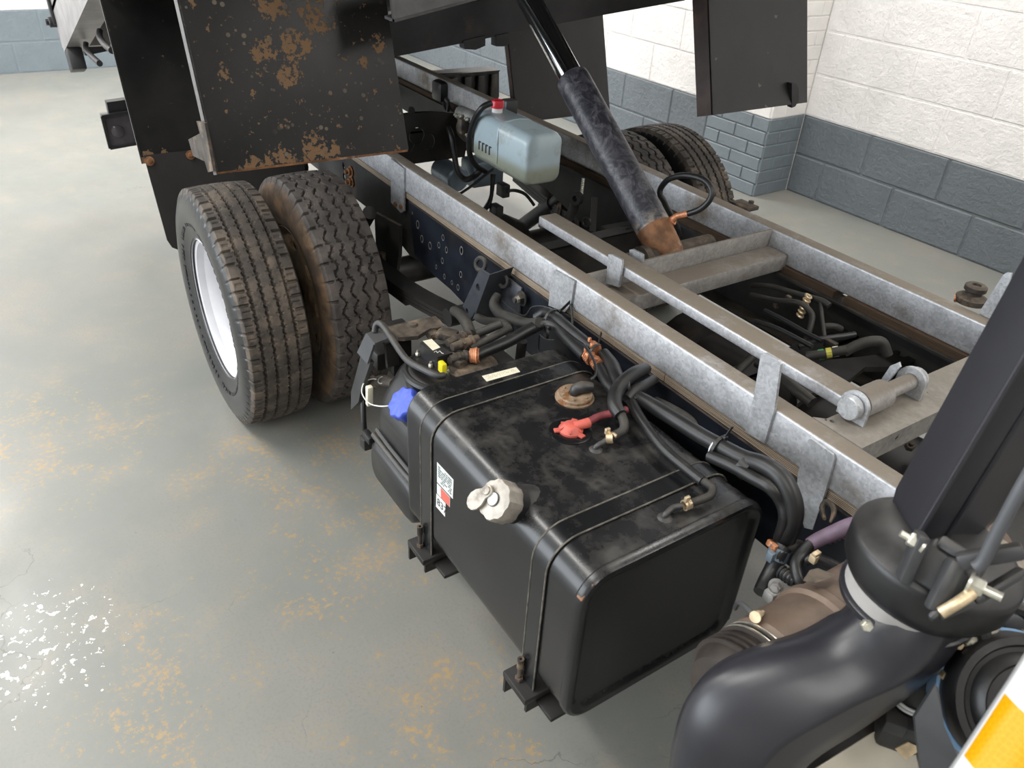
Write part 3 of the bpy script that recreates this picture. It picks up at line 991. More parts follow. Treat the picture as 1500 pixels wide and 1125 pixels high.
# --- galvanised sub-frame
X0, X1 = -1.95, 2.55
for sy in (-1, 1):
    b = MB().box(X0, X1, min(sy * W0, sy * W1), max(sy * W0, sy * W1), ZB, ZT, 0.005, 3)
    sr = b.build('subframe_rail', 'galv', T)
    if sy < 0:
        for xa, xb in ((X0, 1.305), (1.307, X1)):
            MB().box(xa, xb, -W0 + 0.002, -W1, ZB - 0.019, ZB - 0.0005).build('packing_strip', 'ply', sr)
        yb = -W0 - 0.0005
        for nm, pts in (('rail_bracket', [(0.0536, -0.356, 0.7788), (0.1418, -0.356, 0.7734), (0.1358, -0.356, 0.6383), (0.1163, -0.356, 0.6248), (0.0442, -0.356, 0.6358)]),
                        ('rail_bracket', [(0.9095, -0.356, 0.7619), (0.9193, -0.356, 0.7696), (0.9952, -0.356, 0.7746), (0.9918, -0.356, 0.716), (0.973, -0.356, 0.684), (0.9084, -0.356, 0.6717)]),
                        ('upright_bracket', [(1.5295, -0.356, 0.7031), (1.5282, -0.356, 0.7798), (1.52, -0.356, 0.8596), (1.5226, -0.356, 0.8665), (1.5292, -0.356, 0.87), (1.5561, -0.356, 0.8709), (1.5621, -0.356, 0.866), (1.5755, -0.356, 0.7794), (1.5747, -0.356, 0.7052)]),
                        ('rail_bracket', [(1.6534, -0.356, 0.7673), (1.6577, -0.356, 0.7716), (1.7027, -0.356, 0.7694), (1.7073, -0.356, 0.764), (1.7122, -0.356, 0.6925), (1.7137, -0.356, 0.6104), (1.6985, -0.356, 0.6026), (1.6647, -0.356, 0.6513), (1.6541, -0.356, 0.6979)])):
            MB().plate([(p[0], yb, p[2]) for p in pts], (0, -1, 0), 0.006).build(nm, 'galv_clean', sr)
        for q in ((0.0822, -0.36, 0.6427), (0.1207, -0.36, 0.647)):
            MB().nut(q, (0, -1, 0), 0.008, 0.006).build('bracket_bolt', 'ram_rust', sr)
    else:
        for xa, xb in ((X0, 1.22), (1.25, X1)):
            MB().box(xa, xb, W1 - 0.012, W0 - 0.002, ZB - 0.017, ZB - 0.0005).build('packing_strip', 'ply_dark', sr)
        pts = [(1.5402, 0.358, 0.7663), (1.5397, 0.358, 0.7832), (1.5538, 0.358, 0.8771), (1.5584, 0.358, 0.8838), (1.5678, 0.358, 0.8862), (1.586, 0.358, 0.7801)]
        MB().plate([(p[0], W0 + 0.0005, p[2]) for p in pts], (0, 1, 0), 0.006).build('upright_bracket', 'galv_clean', sr)

# stout cross-member that carries the ram
b = MB()
b.box(0.988, 1.057, -W1, W1, 0.688, 0.7325, 0.006)
cm = b.build('subframe_crossmember', 'galv_old', T)
MB().box(0.978, 0.986, -W1, W1, 0.690, 0.776, 0.002).build('upstand', 'galv_old', cm)
for pts, y in (([(0.9838, -0.252, 0.8146), (0.993, -0.252, 0.8183), (1.0315, -0.252, 0.8204), (1.0334, -0.252, 0.8112), (1.0333, -0.252, 0.753), (0.9877, -0.252, 0.7434)], -.252), ([(0.9667, -0.178, 0.8037), (0.9755, -0.178, 0.8089), (1.012, -0.178, 0.8097), (1.0155, -0.178, 0.7939), (1.012, -0.178, 0.7768), (0.9743, -0.178, 0.7681)], -.178)):
    MB().plate([(p[0], y, p[2]) for p in pts], (0, -1 if y < -.2 else 1, 0), 0.006).build('prop_guide', 'galv_clean', cm)

# thick front plate with the pivot of the safety prop
b = MB()
pl = [(1.622, -0.3125, .778), (1.637, -0.296, .778), (1.637, 0.312, .778), (1.722, 0.312, .778), (1.722, -0.3125, .778)]
hs = [circ((1.6469, -0.293, 0.778), (1, 0, 0), (0, 1, 0), 0.0045, 10), circ((1.639, -0.2993, 0.778), (1, 0, 0), (0, 1, 0), 0.0025, 8)]
b.plate([(p[0], p[1], 0.778) for p in pl], (0, 0, -1), 0.006, hs)
b.box(1.716, 1.722, -0.312, 0.312, 0.735, 0.772)
b.box(1.636, 1.642, -0.28, 0.312, 0.735, 0.772)
fp = b.build('subframe_front_plate', 'plate_rust', T)


def lug(name, y, t, xc=1.658, rad=0.0275, hole=0.0155):
    zc = 0.806
    pts = [(xc + rad, y, 0.7785)] + [(xc + rad * math.cos(a), y, zc + rad * math.sin(a)) for a in [math.pi * k / 12 for k in range(13)]] + [(xc - rad, y, 0.7785)]
    b = MB()
    b.plate(pts, (0, 1, 0), t, [circ((xc, y, zc), (1, 0, 0), (0, 0, 1), hole, 16)])
    return b.build(name, 'galv_clean', fp)


lug('pivot_lug', -0.262, 0.007)
lug('pivot_lug', -0.098, 0.007)
MB().cyl((1.658, -0.275, 0.806), (1.658, -0.075, 0.806), 0.0150, 24, 0.001).build('pivot_pin', 'galv_old', fp)
MB().cyl((1.658, -0.279, 0.806), (1.658, -0.263, 0.806), 0.0215, 28, 0.002).build('pin_head', 'galv_clean', fp)
MB().torus((1.655, -0.070, 0.802), (0, 1, 0), 0.019, 0.0035, 24, 6).build('retaining_clip', 'galv_clean', fp)
pts = [(1.6158, -0.115, 0.7679), (1.6132, -0.115, 0.7832), (1.6215, -0.115, 0.8237), (1.6333, -0.115, 0.8375), (1.6387, -0.115, 0.8304), (1.6276, -0.115, 0.7915), (1.6286, -0.115, 0.7648)]
MB().plate([(p[0], -0.115, p[2]) for p in pts], (0, 1, 0), 0.006).build('stop_tab', 'galv_clean', fp)

# safety prop: a flat box tube lying between the rails
b = MB().box(0.69, 1.632, -0.248, -0.194, 0.7765, 0.802, 0.004, 3)
sp = b.build('safety_prop', 'galv', T)
MB().lathe([(0.0155, 0), (0.0262, 0), (0.0262, 0.068), (0.0155, 0.068)], (1.658, -0.25, 0.806), (0, 1, 0), 24, True).build('pivot_sleeve', 'galv_old', sp)

# --- tipping ram
A, Bm, Cc = Vector((0.905, 0.0, 0.752)), Vector((0.478, 0.0, 1.058)), Vector((0.02, 0.0, 1.386))
ax_ = (Bm - A).normalized()
b = MB()
b.lathe([(0.034, 0.0), (0.046, 0.012), (0.0465, 0.03), (0.0465, 0.50), (0.0445, 0.515), (0.036, 0.522)], A + ax_ * 0.035, ax_, 36)
rm = b.build('tipping_ram', 'barrel', T)
MB().cyl(Bm - ax_ * 0.03, Cc, 0.0335, 32).build('ram_rod', 'chrome', rm)
b = MB()
b.lathe([(0.010, -0.052), (0.030, -0.048), (0.043, -0.02), (0.045, 0.02), (0.047, 0.060)], A, ax_, 28)
b.build('ram_foot', 'ram_rust', rm)
b = MB()
b.cyl((0.912, -0.15, 0.735), (0.912, 0.16, 0.735), 0.026, 20)
b.lathe([(0.026, 0), (0.036, 0.0), (0.036, 0.02), (0.026, 0.02)], (0.912, -0.085, 0.735), (0, 1, 0), 20, True)
b.build('ram_pivot_tube', 'grime', rm)
f0, f1, f2 = (0.8587, 0.02, 0.7915), (0.8804, 0.03, 0.807), (0.919, 0.05, 0.8394)
b = MB()
b.tube([f0, f1, (0.8895, 0.035, 0.8205), (0.8952, 0.04, 0.8272), f2], [0.015, 0.013, 0.0085, 0.0075, 0.0085], 14, 3)
b.lathe([(0.0145, 0), (0.0145, 0.014)], f0, Vector(f1) - Vector(f0), 6)
b.lathe([(0.0125, 0), (0.0125, 0.012)], Vector(f1), Vector(f2) - Vector(f1), 6)
b.build('hose_fitting', 'copper', rm)
b = MB()
b.tube([f2, (0.9471, 0.06, 0.8602), (0.9627, 0.07, 0.8886), (0.9561, 0.075, 0.9118), (0.9241, 0.075, 0.9258), (0.8678, 0.07, 0.9194), (0.8158, 0.07, 0.8943), (0.7914, 0.07, 0.8646), (0.791, 0.07, 0.844), (0.7974, 0.09, 0.8148), (0.80, 0.16, 0.70), (0.6, 0.2, 0.60)], 0.0078, 12, 6)
b.build('ram_hose', 'rubber', rm)

# --- hydraulic reservoir and pump between the rails
b = MB()
x0, x1, y0, y1, z0, z1 = 0.022, 0.338, -0.052, 0.083, 0.732, 0.888
prof = []
for cx, cz, a0 in ((y1 - 0.03, z0 + 0.03, -90), (y1 - 0.03, z1 - 0.03, 0), (y0 + 0.03, z1 - 0.03, 90), (y0 + 0.03, z0 + 0.03, 180)):
    for k in range(6):
        a = R(a0 + 18 * k)
        prof.append((cx + 0.03 * math.cos(a), cz + 0.03 * math.sin(a)))
cy, cz = (y0 + y1) / 2, (z0 + z1) / 2


def sect(x, s):
    return [Vector((x, cy + (p - cy) * s, cz + (q - cz) * s)) for p, q in prof]


b.rings([sect(x0 - 0.03, 0.45), sect(x0 - 0.028, 0.55), sect(x0 - 0.004, 0.60), sect(x0, 0.86), sect(x0 + 0.006, 0.95), sect(x0 + 0.018, 1), sect(0.17, 1.0), sect(0.172, 1.012), sect(0.176, 1.012), sect(0.178, 1.0), sect(x1 - 0.02, 1), sect(x1 - 0.006, 0.955), sect(x1, 0.86), sect(x1, 0.3)])
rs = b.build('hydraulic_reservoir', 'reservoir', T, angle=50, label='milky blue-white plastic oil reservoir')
b = MB()
for k in range(4):
    b.bar(Vector((0.0691, -0.0525, 0.8015)) + Vector((0.021 * k, 0, 0.0)), Vector((0.0691, -0.0525, 0.8015)) + Vector((0.021 * k, 0, -0.026)), 0.002, 0.006, (1, 0, 0))
    b.bar(Vector((0.0691, -0.0525, 0.8015)) + Vector((0.021 * k, 0, 0.0)), Vector((0.0691, -0.0525, 0.8015)) + Vector((0.021 * k + 0.011, 0, 0.0)), 0.002, 0.004)
b.build('moulded_marks', 'grime', rs)
MB().tube([(0.18, y0 - 0.0005, z0 + 0.03), (0.18, y0 - 0.0005, z1 - 0.03), (0.18, y0 + 0.03, z1 + 0.0006), (0.18, y1 - 0.03, z1 + 0.0006), (0.18, y1, z1 - 0.03)], 0.0026, 6, 3).build('mould_seam', 'reservoir', rs)
c0 = (0.0457, 0.01, 0.8849)
b = MB()
c0 = Vector((0.068, 0.012, z1))
MB().lathe([(0.017, -0.005), (0.017, 0.016)], c0, (0, 0, 1), 20).build('filler_neck', 'white', rs)
b.lathe([(0.0205, 0.014), (0.0205, 0.034), (0.019, 0.037), (0.012, 0.037), (0.010, 0.034)], c0, (0, 0, 1), 24)
b.build('reservoir_cap', 'red_cap', rs, label='red screw cap')

b = MB()
b.lathe([(0.03, 0), (0.045, 0.004), (0.048, 0.02), (0.048, 0.12), (0.040, 0.13), (0.02, 0.135)], (-0.135, 0.02, 0.79), (1, 0, 0), 24)
b.rbox((-0.035, 0.02, 0.79), (0.05, 0.10, 0.11), 0.01)
b.rbox((-0.05, -0.045, 0.82), (0.03, 0.03, 0.05), 0.006)
pm = b.build('hydraulic_pump', 'grime', T)
b = MB()
b.cyl((-0.13, -0.01, 0.84), (-0.02, -0.01, 0.845), 0.024, 16, 0.003)
b.build('solenoid', 'hub', pm)
b = MB()
for dx, dz in ((-.10, .845), (-.07, .85), (-.03, .85), (-0.02, .80)):
    b.nut((dx, -0.04, dz - 0.005), (0, -1, 0.4), 0.007, 0.007, 0.005)
b.build('terminals', 'zinc', pm)
MB().rbox((-0.02, 0.115, 0.872), (0.04, 0.05, 0.055), 0.008).build('relay', 'plastic_grey', pm)
# mounting plate with round cut-outs, across the frame behind the pump
b = MB()
hl = [circ((-0.16, -0.1591, 0.7694), (0, 1, 0), (0, 0, 1), 0.028, 18), circ((-0.16, -0.1149, 0.7438), (0, 1, 0), (0, 0, 1), 0.024, 18, 0.028), circ((-0.16, -0.1878, 0.7496), (0, 1, 0), (0, 0, 1), 0.020, 14, 0.03), circ((-0.16, -0.1783, 0.8546), (0, 1, 0), (0, 0, 1), 0.012, 12)]
yl0, yl1 = (-0.16, -0.208, 0.761)[1], (-0.16, -0.0426, 0.7428)[1]
b.plate([(-0.16, -0.30, 0.675), (-0.16, 0.03, 0.675), (-0.16, 0.05, 0.78), (-0.16, 0.0, 0.83), (-0.16, -0.10, 0.845), (-0.16, -0.30, 0.845)], (-1, 0, 0), 0.006, [h for h in hl])
b.build('pump_mounting_plate', 'grime_dark', T)
b = MB()
b.tube([(-0.1984, -0.03, 0.7949), (-0.1412, -0.04, 0.771), (-0.1157, -0.04, 0.7145), (-0.0899, -0.04, 0.6551), (-0.0496, -0.03, 0.6347), (0.0011, -0.02, 0.6659), (0.007, 0, 0.6887)], 0.0105, 10, 5)
b.build('pump_hose', 'rubber', T)
b = MB()
b.tube([(0.0985, -0.03, 0.9263), (0.0912, -0.06, 0.9126), (0.0523, -0.065, 0.8613), (0.0208, -0.06, 0.8047), (0.0069, -0.05, 0.7436), (0.0156, -0.03, 0.7045), (0.0023, 0.02, 0.6704)], 0.0095, 10, 5)
b.build('pump_hose', 'rubber', T)
b = MB()
b.tube([(0.1117, -0.15, 0.6521), (0.1043, -0.1, 0.6699), (0.1055, -0.06, 0.6944), (0.076, 0, 0.7048)], 0.0045, 8, 5)
b.build('pump_cable', 'rubber', T)
b = MB()
b.tube([(-0.0006, 0.05, 0.6583), (0.0118, 0.04, 0.5907), (0.0039, 0.03, 0.5474), (-0.0239, 0.02, 0.514), (-0.0541, 0, 0.4601)], [0.010, 0.007, 0.010, 0.007, 0.007], 8, 3)
b.rbox((0.0317, 0.05, 0.5363), (0.05, 0.03, 0.045), 0.004)
b.rbox((0.0532, 0.06, 0.6185), (0.045, 0.03, 0.045), 0.004)
b.tube([(0.0748, 0.06, 0.6207), (0.0699, 0.1, 0.6156), (0.062, 0.15, 0.5909), (0.0463, 0.2, 0.5402)], 0.006, 8, 3)
b.build('loom_connector', 'rubber', T)
b = MB()
b.rbox((-0.28, 0.18, 0.57), (0.10, 0.14, 0.10), 0.012)
b.cyl((-0.32, 0.02, 0.585), (-0.18, 0.02, 0.585), 0.045, 20, 0.006)
b.build('air_cylinder', 'steel_blue', T)
b = MB()
b.rbox((-0.8352, 0.3, 0.732), (0.09, 0.05, 0.085), 0.018)
b.tube([(-0.7683, 0.28, 0.701), (-0.7201, 0.27, 0.6712), (-0.7093, 0.27, 0.7155), (-0.7328, 0.27, 0.7239)], 0.008, 8, 3)
b.tube([(-0.7625, 0.29, 0.7014), (-0.7374, 0.28, 0.6377), (-0.7186, 0.26, 0.6016)], 0.007, 8, 3)
b.build('cable_gland', 'rubber', T)

# shock mount, slotted steel plate and shadowy hardware under the reservoir
b = MB()
pl = [(0.60, z) for z in (0, 1)]
b.plate([(0.60, 0.10, 0.50), (0.60, 0.10, 0.615), (0.60, 0.13, 0.655), (0.60, 0.20, 0.675), (0.60, 0.34, 0.675), (0.60, 0.34, 0.50)], (-1, 0, 0), 0.008)
b.build('gusset_plate', 'grime_dark', T)
b = MB()
b.tube([(0.2827, 0.2, 0.6401), (0.2802, 0.19, 0.5982), (0.2687, 0.17, 0.5492)], 0.016, 12, 2)
b.lathe([(0.010, 0), (0.022, 0), (0.022, 0.02), (0.010, 0.02)], (0.3048, 0.19, 0.6537), (0.3, -1, 0.1), 20, True)
b.build('damper', 'grime_dark', T)
b = MB()
for k in range(9):
    b.torus(Vector((0.3075, 0.2, 0.6693)) + Vector((0, 0, 0.006 * k)), (0.1, 0, 1), 0.0045, 0.0016, 12, 5)
b.build('tension_spring', 'zinc', T)
b = MB()
b.torus((0.3957, 0.16, 0.6091), (0.4, -1, 0.2), 0.014, 0.004, 18, 6)
b.bar((0.3165, 0.25, 0.6485), (0.385, 0.2, 0.5629), 0.02, 0.012)
b.bar((0.551, 0.1, 0.6474), (0.5704, 0.22, 0.6556), 0.03, 0.02)
b.build('brake_bracket', 'grime_dark', T)

# --- fuel tank: rolled body with end rims, two straps
TX0, TX1, TY0, TY1, TZ0, TZ1 = 1.062, 1.648, -0.815, -0.415, 0.310, 0.660


def rrect(y0, y1, z0, z1, r, seg=7):
    out = []
    for cy, cz, a0 in ((y1 - r, z0 + r, -90), (y1 - r, z1 - r, 0), (y0 + r, z1 - r, 90), (y0 + r, z0 + r, 180)):
        for k in range(seg + 1):
            a = R(a0 + 90 * k / seg)
            out.append((cy + r * math.cos(a), cz + r * math.sin(a)))
    return out


def tsec(x, g, r=0.055):
    return [Vector((x, y, z)) for y, z in rrect(TY0 - g, TY1 + g, TZ0 - g, TZ1 + g, max(0.012, r + g))]


b = MB()
b.rings([tsec(TX0 + 0.012, -0.028), tsec(TX0 + 0.003, -0.014), tsec(TX0, -0.004), tsec(TX0 + 0.004, 0.0015), tsec(TX0 + 0.012, 0.002), tsec(TX0 + 0.016, 0),
         tsec(TX1 - 0.020, 0), tsec(TX1 - 0.016, 0.003), tsec(TX1 - 0.007, 0.003), tsec(TX1 - 0.001, 0.000), tsec(TX1 + 0.001, -0.006), tsec(TX1 - 0.002, -0.016), tsec(TX1 - 0.010, -0.024), tsec(TX1 - 0.012, -0.040)])
FT = b.build('fuel_tank', 'tank', T, angle=30, label='black painted rectangular fuel tank with rounded edges')
b = MB()
b.rbox((TX1 - 0.009, TY0 + 0.0108, TZ1 - 0.0245), (0.013, 0.004, 0.034), 0.0025, 2, Matrix.Rotation(R(-38), 3, 'X'))
b.build('worn_corner', 'tank_rust', FT)
for xa, xb in ((1.127, 1.172), (1.520, 1.559)):
    b = MB()

    def band(g, s=1.0):
        pts = []
        for k in range(8):
            a = R(180 - 90 * k / 7)
            pts.append((TY0 + 0.055 + (0.055 + g) * math.cos(a), TZ1 - 0.055 + (0.055 + g) * math.sin(a)))
        pts = [(TY0 - g, TZ0 - 0.015)] + pts
        for k in range(8):
            a = R(90 - 90 * k / 7)
            pts.append((TY1 - 0.055 + (0.055 + g) * math.cos(a), TZ1 - 0.055 + (0.055 + g) * math.sin(a)))
        return pts + [(TY1 + g, TZ0)]
    o_, i_ = band(0.0035), band(-0.002)
    b.rings([[Vector((xa, *o_[k])), Vector((xb, *o_[k])), Vector((xb, *i_[k])), Vector((xa, *i_[k]))] for k in range(len(o_))])
    st = b.build('tank_strap', 'strap', FT)
    for xe in (xa, xb):
        e = MB()
        e.tube([Vector((xe, *p)) for p in band(0.0033)], 0.0017, 6, 0)
        e.build('strap_edge', 'strap_edge', FT)
    xm = (xa + xb) / 2
    # cross bearer under the tank, strap bolt
    e = MB()
    e.box(xm - 0.045, xm + 0.030, -0.842, -0.36, 0.286, 0.302, 0.003)
    e.box(xm - 0.040, xm - 0.034, -0.842, -0.36, 0.250, 0.290)
    e.box(xm + 0.022, xm + 0.028, -0.836, -0.36, 0.262, 0.290)
    e.box(xm + 0.028, xm + 0.075, -0.815, -0.36, 0.274, 0.284, 0.003)
    e.build('tank_bearer', 'grime_dark', FT)
    e = MB()
    e.cyl((xm - 0.014, -0.826, 0.285), (xm - 0.014, -0.826, 0.352), 0.0042, 10)
    e.nut((xm - 0.014, -0.826, 0.302), (0, 0, 1), 0.008, 0.008)
    e.lathe([(0.003, 0), (0.0065, 0), (0.0065, 0.024), (0.003, 0.024)], (xm - 0.014, -0.826, 0.336), (0, 0, 1), 12, True)
    e.build('strap_bolt', 'grime', FT)
# filler neck and alloy cap
n0, nd_ = Vector((1.432, -0.785, 0.632)), Vector((0.0, -0.80, 0.60)).normalized()
b = MB()
b.lathe([(0.044, -0.012), (0.038, 0.006), (0.032, 0.012), (0.031, 0.048)], n0, nd_, 28)
b.build('filler_neck', 'plastic', FT)
b = MB()
cr = []
for k in range(24):
    cr.append(0.0345 + (0.0018 if (k % 3) else -0.0008))
rings = []
u_ = Vector((1, 0, 0))
v_ = nd_.cross(u_)
for h, s in ((0.034, 0.97), (0.037, 1.0), (0.064, 1.0), (0.069, 0.95), (0.070, 0.80)):
    rings.append([n0 + nd_ * h + (u_ * math.cos(2 * math.pi * k / 24) + v_ * math.sin(2 * math.pi * k / 24)) * cr[k] * s for k in range(24)])
b.rings(rings)
b.build('filler_cap', 'alu', FT, angle=25, label='cast alloy locking filler cap')
c_ = n0 + nd_ * 0.070
MB().lathe([(0.0125, 0), (0.0125, 0.002), (0.0105, 0.0025)], c_, nd_, 24).build('cap_lock', 'ink', FT)
MB().lathe([(0.0112, 0.002), (0.0108, 0.0035), (0.0005, 0.0038)], c_, nd_, 24).build('lock_face', 'label', FT)
b = MB()
rings = []
pv = c_ + u_ * -0.016 + v_ * 0.004 + nd_ * 0.003
dn = (Vector((-0.30, 0, 0)) + v_ * 0.0 + Vector((0, 0, -0.9))).normalized()
dn = (dn - nd_ * dn.dot(nd_)).normalized()
sd = nd_.cross(dn)
out = []
for t, wd in ((-0.010, 0.004), (-0.007, 0.0085), (0.0, 0.010), (0.008, 0.010), (0.020, 0.0155), (0.032, 0.0165), (0.042, 0.012), (0.047, 0.004)):
    out.append((t, wd))
loop = [pv + dn * t + sd * wd for t, wd in out] + [pv + dn * t - sd * wd for t, wd in out[::-1]]
b.plate(loop, nd_, 0.0045)
b.lathe([(0.008, 0), (0.007, 0.003), (0.0005, 0.004)], pv + nd_ * 0.0045, nd_, 16)
b.build('lock_flap', 'alu', FT)
# level sender, corroded
s0 = Vector((*(1.2416, -0.5294, 0.664)[:2], TZ1))
b = MB()
b.lathe([(0.040, -0.001), (0.040, 0.003), (0.036, 0.004), (0.036, 0.009), (0.034, 0.011), (0.014, 0.011), (0.012, 0.008), (0.0005, 0.008)], s0, (0, 0, 1), 32)
sn = b.build('level_sender', 'sender', FT)
e = MB()
for k in range(6):
    a = 2 * math.pi * k / 6 + 0.3
    e.nut(s0 + Vector((math.cos(a) * 0.027, math.sin(a) * 0.027, 0.011)), (0, 0, 1), 0.0035, 0.003)
e.build('sender_screws', 'sender', FT)
e = MB()
dpl = Vector((0.35, 0.9, 0)).normalized()
e.tube([s0 + Vector((0, 0, 0.010)), s0 + Vector((0, 0, 0.020)), s0 + dpl * 0.014 + Vector((0, 0, 0.024)), s0 + dpl * 0.034 + Vector((0, 0, 0.022))], [0.010, 0.011, 0.013, 0.010], 14, 3)
e.build('sender_plug', 'plastic_grey', FT)
# red breather valve with three ribs
r0 = Vector((*(1.3301, -0.6056, 0.664)[:2], TZ1))
MB().lathe([(0.041, -0.001), (0.041, 0.0025), (0.036, 0.004), (0.026, 0.003), (0.0005, 0.003)], r0, (0, 0, 1), 32).build('valve_seat', 'strap', FT)
b = MB()
b.lathe([(0.0235, 0.002), (0.0235, 0.007), (0.021, 0.009), (0.014, 0.0175), (0.010, 0.019), (0.0005, 0.019)], r0, (0, 0, 1), 28)
for k in range(3):
    a = R(120 * k + 250)
    d_ = Vector((math.cos(a), math.sin(a), 0))
    b.bar(r0 + d_ * 0.018 + Vector((0, 0, 0.0065)), r0 + d_ * 0.033 + Vector((0, 0, 0.0065)), 0.011, 0.004, r=0.001)
for k in range(6):
    a = R(60 * k + 20)
    d_ = Vector((math.cos(a), math.sin(a), 0))
    b.bar(r0 + d_ * 0.006 + Vector((0, 0, 0.0165)), r0 + d_ * 0.022 + Vector((0, 0, 0.0095)), 0.002, 0.006)
b.tube([r0 + Vector((0.004, 0.004, 0.014)), r0 + Vector((0.010, 0.020, 0.017)), r0 + Vector((0.012, 0.032, 0.018))], [0.009, 0.0095, 0.010], 14, 2)
b.build('breather_valve', 'red_valve', FT, label='coral red plastic breather valve')
b = MB()
b.tube([r0 + Vector((0.011, 0.026, 0.0175)), r0 + Vector((0.010, 0.06, 0.022)), (1.3552, -0.5155, 0.69), (1.3558, -0.4957, 0.69)], 0.0075, 12, 5)
b.build('breather_hose', 'red_hose', FT, label='dusty red rubber hose')
# fuel pipes on the tank top
for q0, q1, q2 in (((1.3963, -0.5967, 0.662), (1.3982, -0.5821, 0.672), (1.3986, -0.5751, 0.676)), ((1.597, -0.6098, 0.662), (1.5943, -0.591, 0.671), (1.6023, -0.578, 0.676))):
    b = MB()
    b.tube([Vector(q0) - Vector((0, 0, 0.006)), Vector(q0) + Vector((0, 0, 0.004)), q1, q2], 0.0055, 12, 4)
    b.lathe([(0.013, 0), (0.009, 0.003), (0.006, 0.004)], Vector((q0[0], q0[1], TZ1)), (0, 0, 1), 14)
    b.build('fuel_pipe', 'plastic_grey', FT)
# stickers
b = MB()
b.plate([(1.0867, -0.6536, 0.661), (1.0913, -0.5718, 0.661), (1.1111, -0.5746, 0.661), (1.109, -0.6557, 0.661)], (0, 0, 1), 0.0006)
lb = b.build('cream_label', 'label_cream', FT, label='cream paper label')
e = MB()
a0, a1 = Vector((1.0874, -0.6491, 0.6617)), Vector((1.094, -0.572, 0.6617))
dn_ = (Vector((1.1056, -0.6536, 0.6617)) - a0)
for k, (s0_, s1_) in enumerate(((0.05, 0.9), (0.10, 0.95), (0.06, 0.6))):
    o_ = dn_ * (0.22 + 0.24 * k)
    n_ = 16
    for i in range(n_):
        if random.random() < 0.75:
            p = s0_ + (s1_ - s0_) * i / n_
            e.bar(a0.lerp(a1, p) + o_, a0.lerp(a1, p + 0.6 * (s1_ - s0_) / n_) + o_, 0.0022, 0.0002)
e.build('label_print', 'ink_tan', FT, kind='stuff')
yl = TY0 - 0.0002


def quad(pts, name, mat, t=0.0006, y=None):
    o = MB().plate([(p[0], yl if y is None else y, p[2]) for p in pts], (0, -1, 0), t).build(name, mat, FT)
    return o


q_ = [(1.1916, -0.816, 0.5714), (1.2561, -0.816, 0.5743), (1.2548, -0.816, 0.5255), (1.1919, -0.816, 0.5213)]
quad(q_, 'data_label', 'label')['label'] = 'white printed data label'
quad([(1.1919, -0.816, 0.5178), (1.2442, -0.816, 0.5207), (1.2435, -0.816, 0.4954), (1.1921, -0.816, 0.492)], 'warning_label', 'label')
quad([(1.2073, -0.816, 0.5179), (1.2432, -0.816, 0.5199), (1.2421, -0.816, 0.4961), (1.209, -0.816, 0.4934)], 'warning_panel', 'label_red', 0.0009)
quad([(1.1892, -0.816, 0.489), (1.2271, -0.816, 0.4923), (1.225, -0.816, 0.4552), (1.1879, -0.816, 0.4532)], 'number_label', 'label')


def qmix(q, s, t):
    a = Vector((q[0][0], yl, q[0][2])).lerp(Vector((q[1][0], yl, q[1][2])), s)
    c = Vector((q[3][0], yl, q[3][2])).lerp(Vector((q[2][0], yl, q[2][2])), s)
    return a.lerp(c, t)


e = MB()
for k in range(7):
    t = 0.14 + 0.115 * k
    s = 0.08
    while s < 0.9:
        l = random.uniform(0.05, 0.22)
        if random.random() < 0.85:
            e.bar(qmix(q_, s, t) + Vector((0, -0.0008, 0)), qmix(q_, min(s + l, 0.93), t) + Vector((0, -0.0008, 0)), 0.0003, 0.0036, (0, 0, 1))
        s += l + 0.04
e.build('label_print', 'ink_grey', FT, kind='stuff')


def lettering(txt, name, mat, parent, origin, xdir, ydir, h):
    """flat mesh lettering: origin = left end of the baseline"""
    cu = bpy.data.curves.new(name, 'FONT')
    cu.body = txt
    cu.size = h
    cu.extrude = 0.0002
    cu.materials.append(MT[mat])
    tmp = bpy.data.objects.new(name, cu)
    COL.objects.link(tmp)
    bpy.context.view_layer.update()
    me = bpy.data.meshes.new_from_object(tmp)
    bpy.data.objects.remove(tmp)
    o = bpy.data.objects.new(name, me)
    COL.objects.link(o)
    o.parent = parent
    o['kind'] = 'stuff'
    x, y = Vector(xdir).normalized(), Vector(ydir).normalized()
    z = x.cross(y).normalized()
    y = z.cross(x)
    m = Matrix((x, y, z)).transposed().to_4x4()
    m.translation = Vector(origin)
    o.matrix_world = m
    return o


qn = [(1.1892, -0.816, 0.489), (1.2271, -0.816, 0.4923), (1.225, -0.816, 0.4552), (1.1879, -0.816, 0.4532)]
lettering('837', 'lettering', 'ink', FT, qmix(qn, 0.12, 0.68) + Vector((0, -0.0010, 0)), (1, 0, -0.02), (0, 0, 1), 0.026)

# --- additive tank with blue cap, tucked behind the fuel tank
b = MB()
AX0, AX1 = 0.822, 1.045


def asec(y, x0, x1, z0, z1, r):
    return [Vector((p, y, q)) for p, q in rrect(x0, x1, z0, z1, r, 5)]


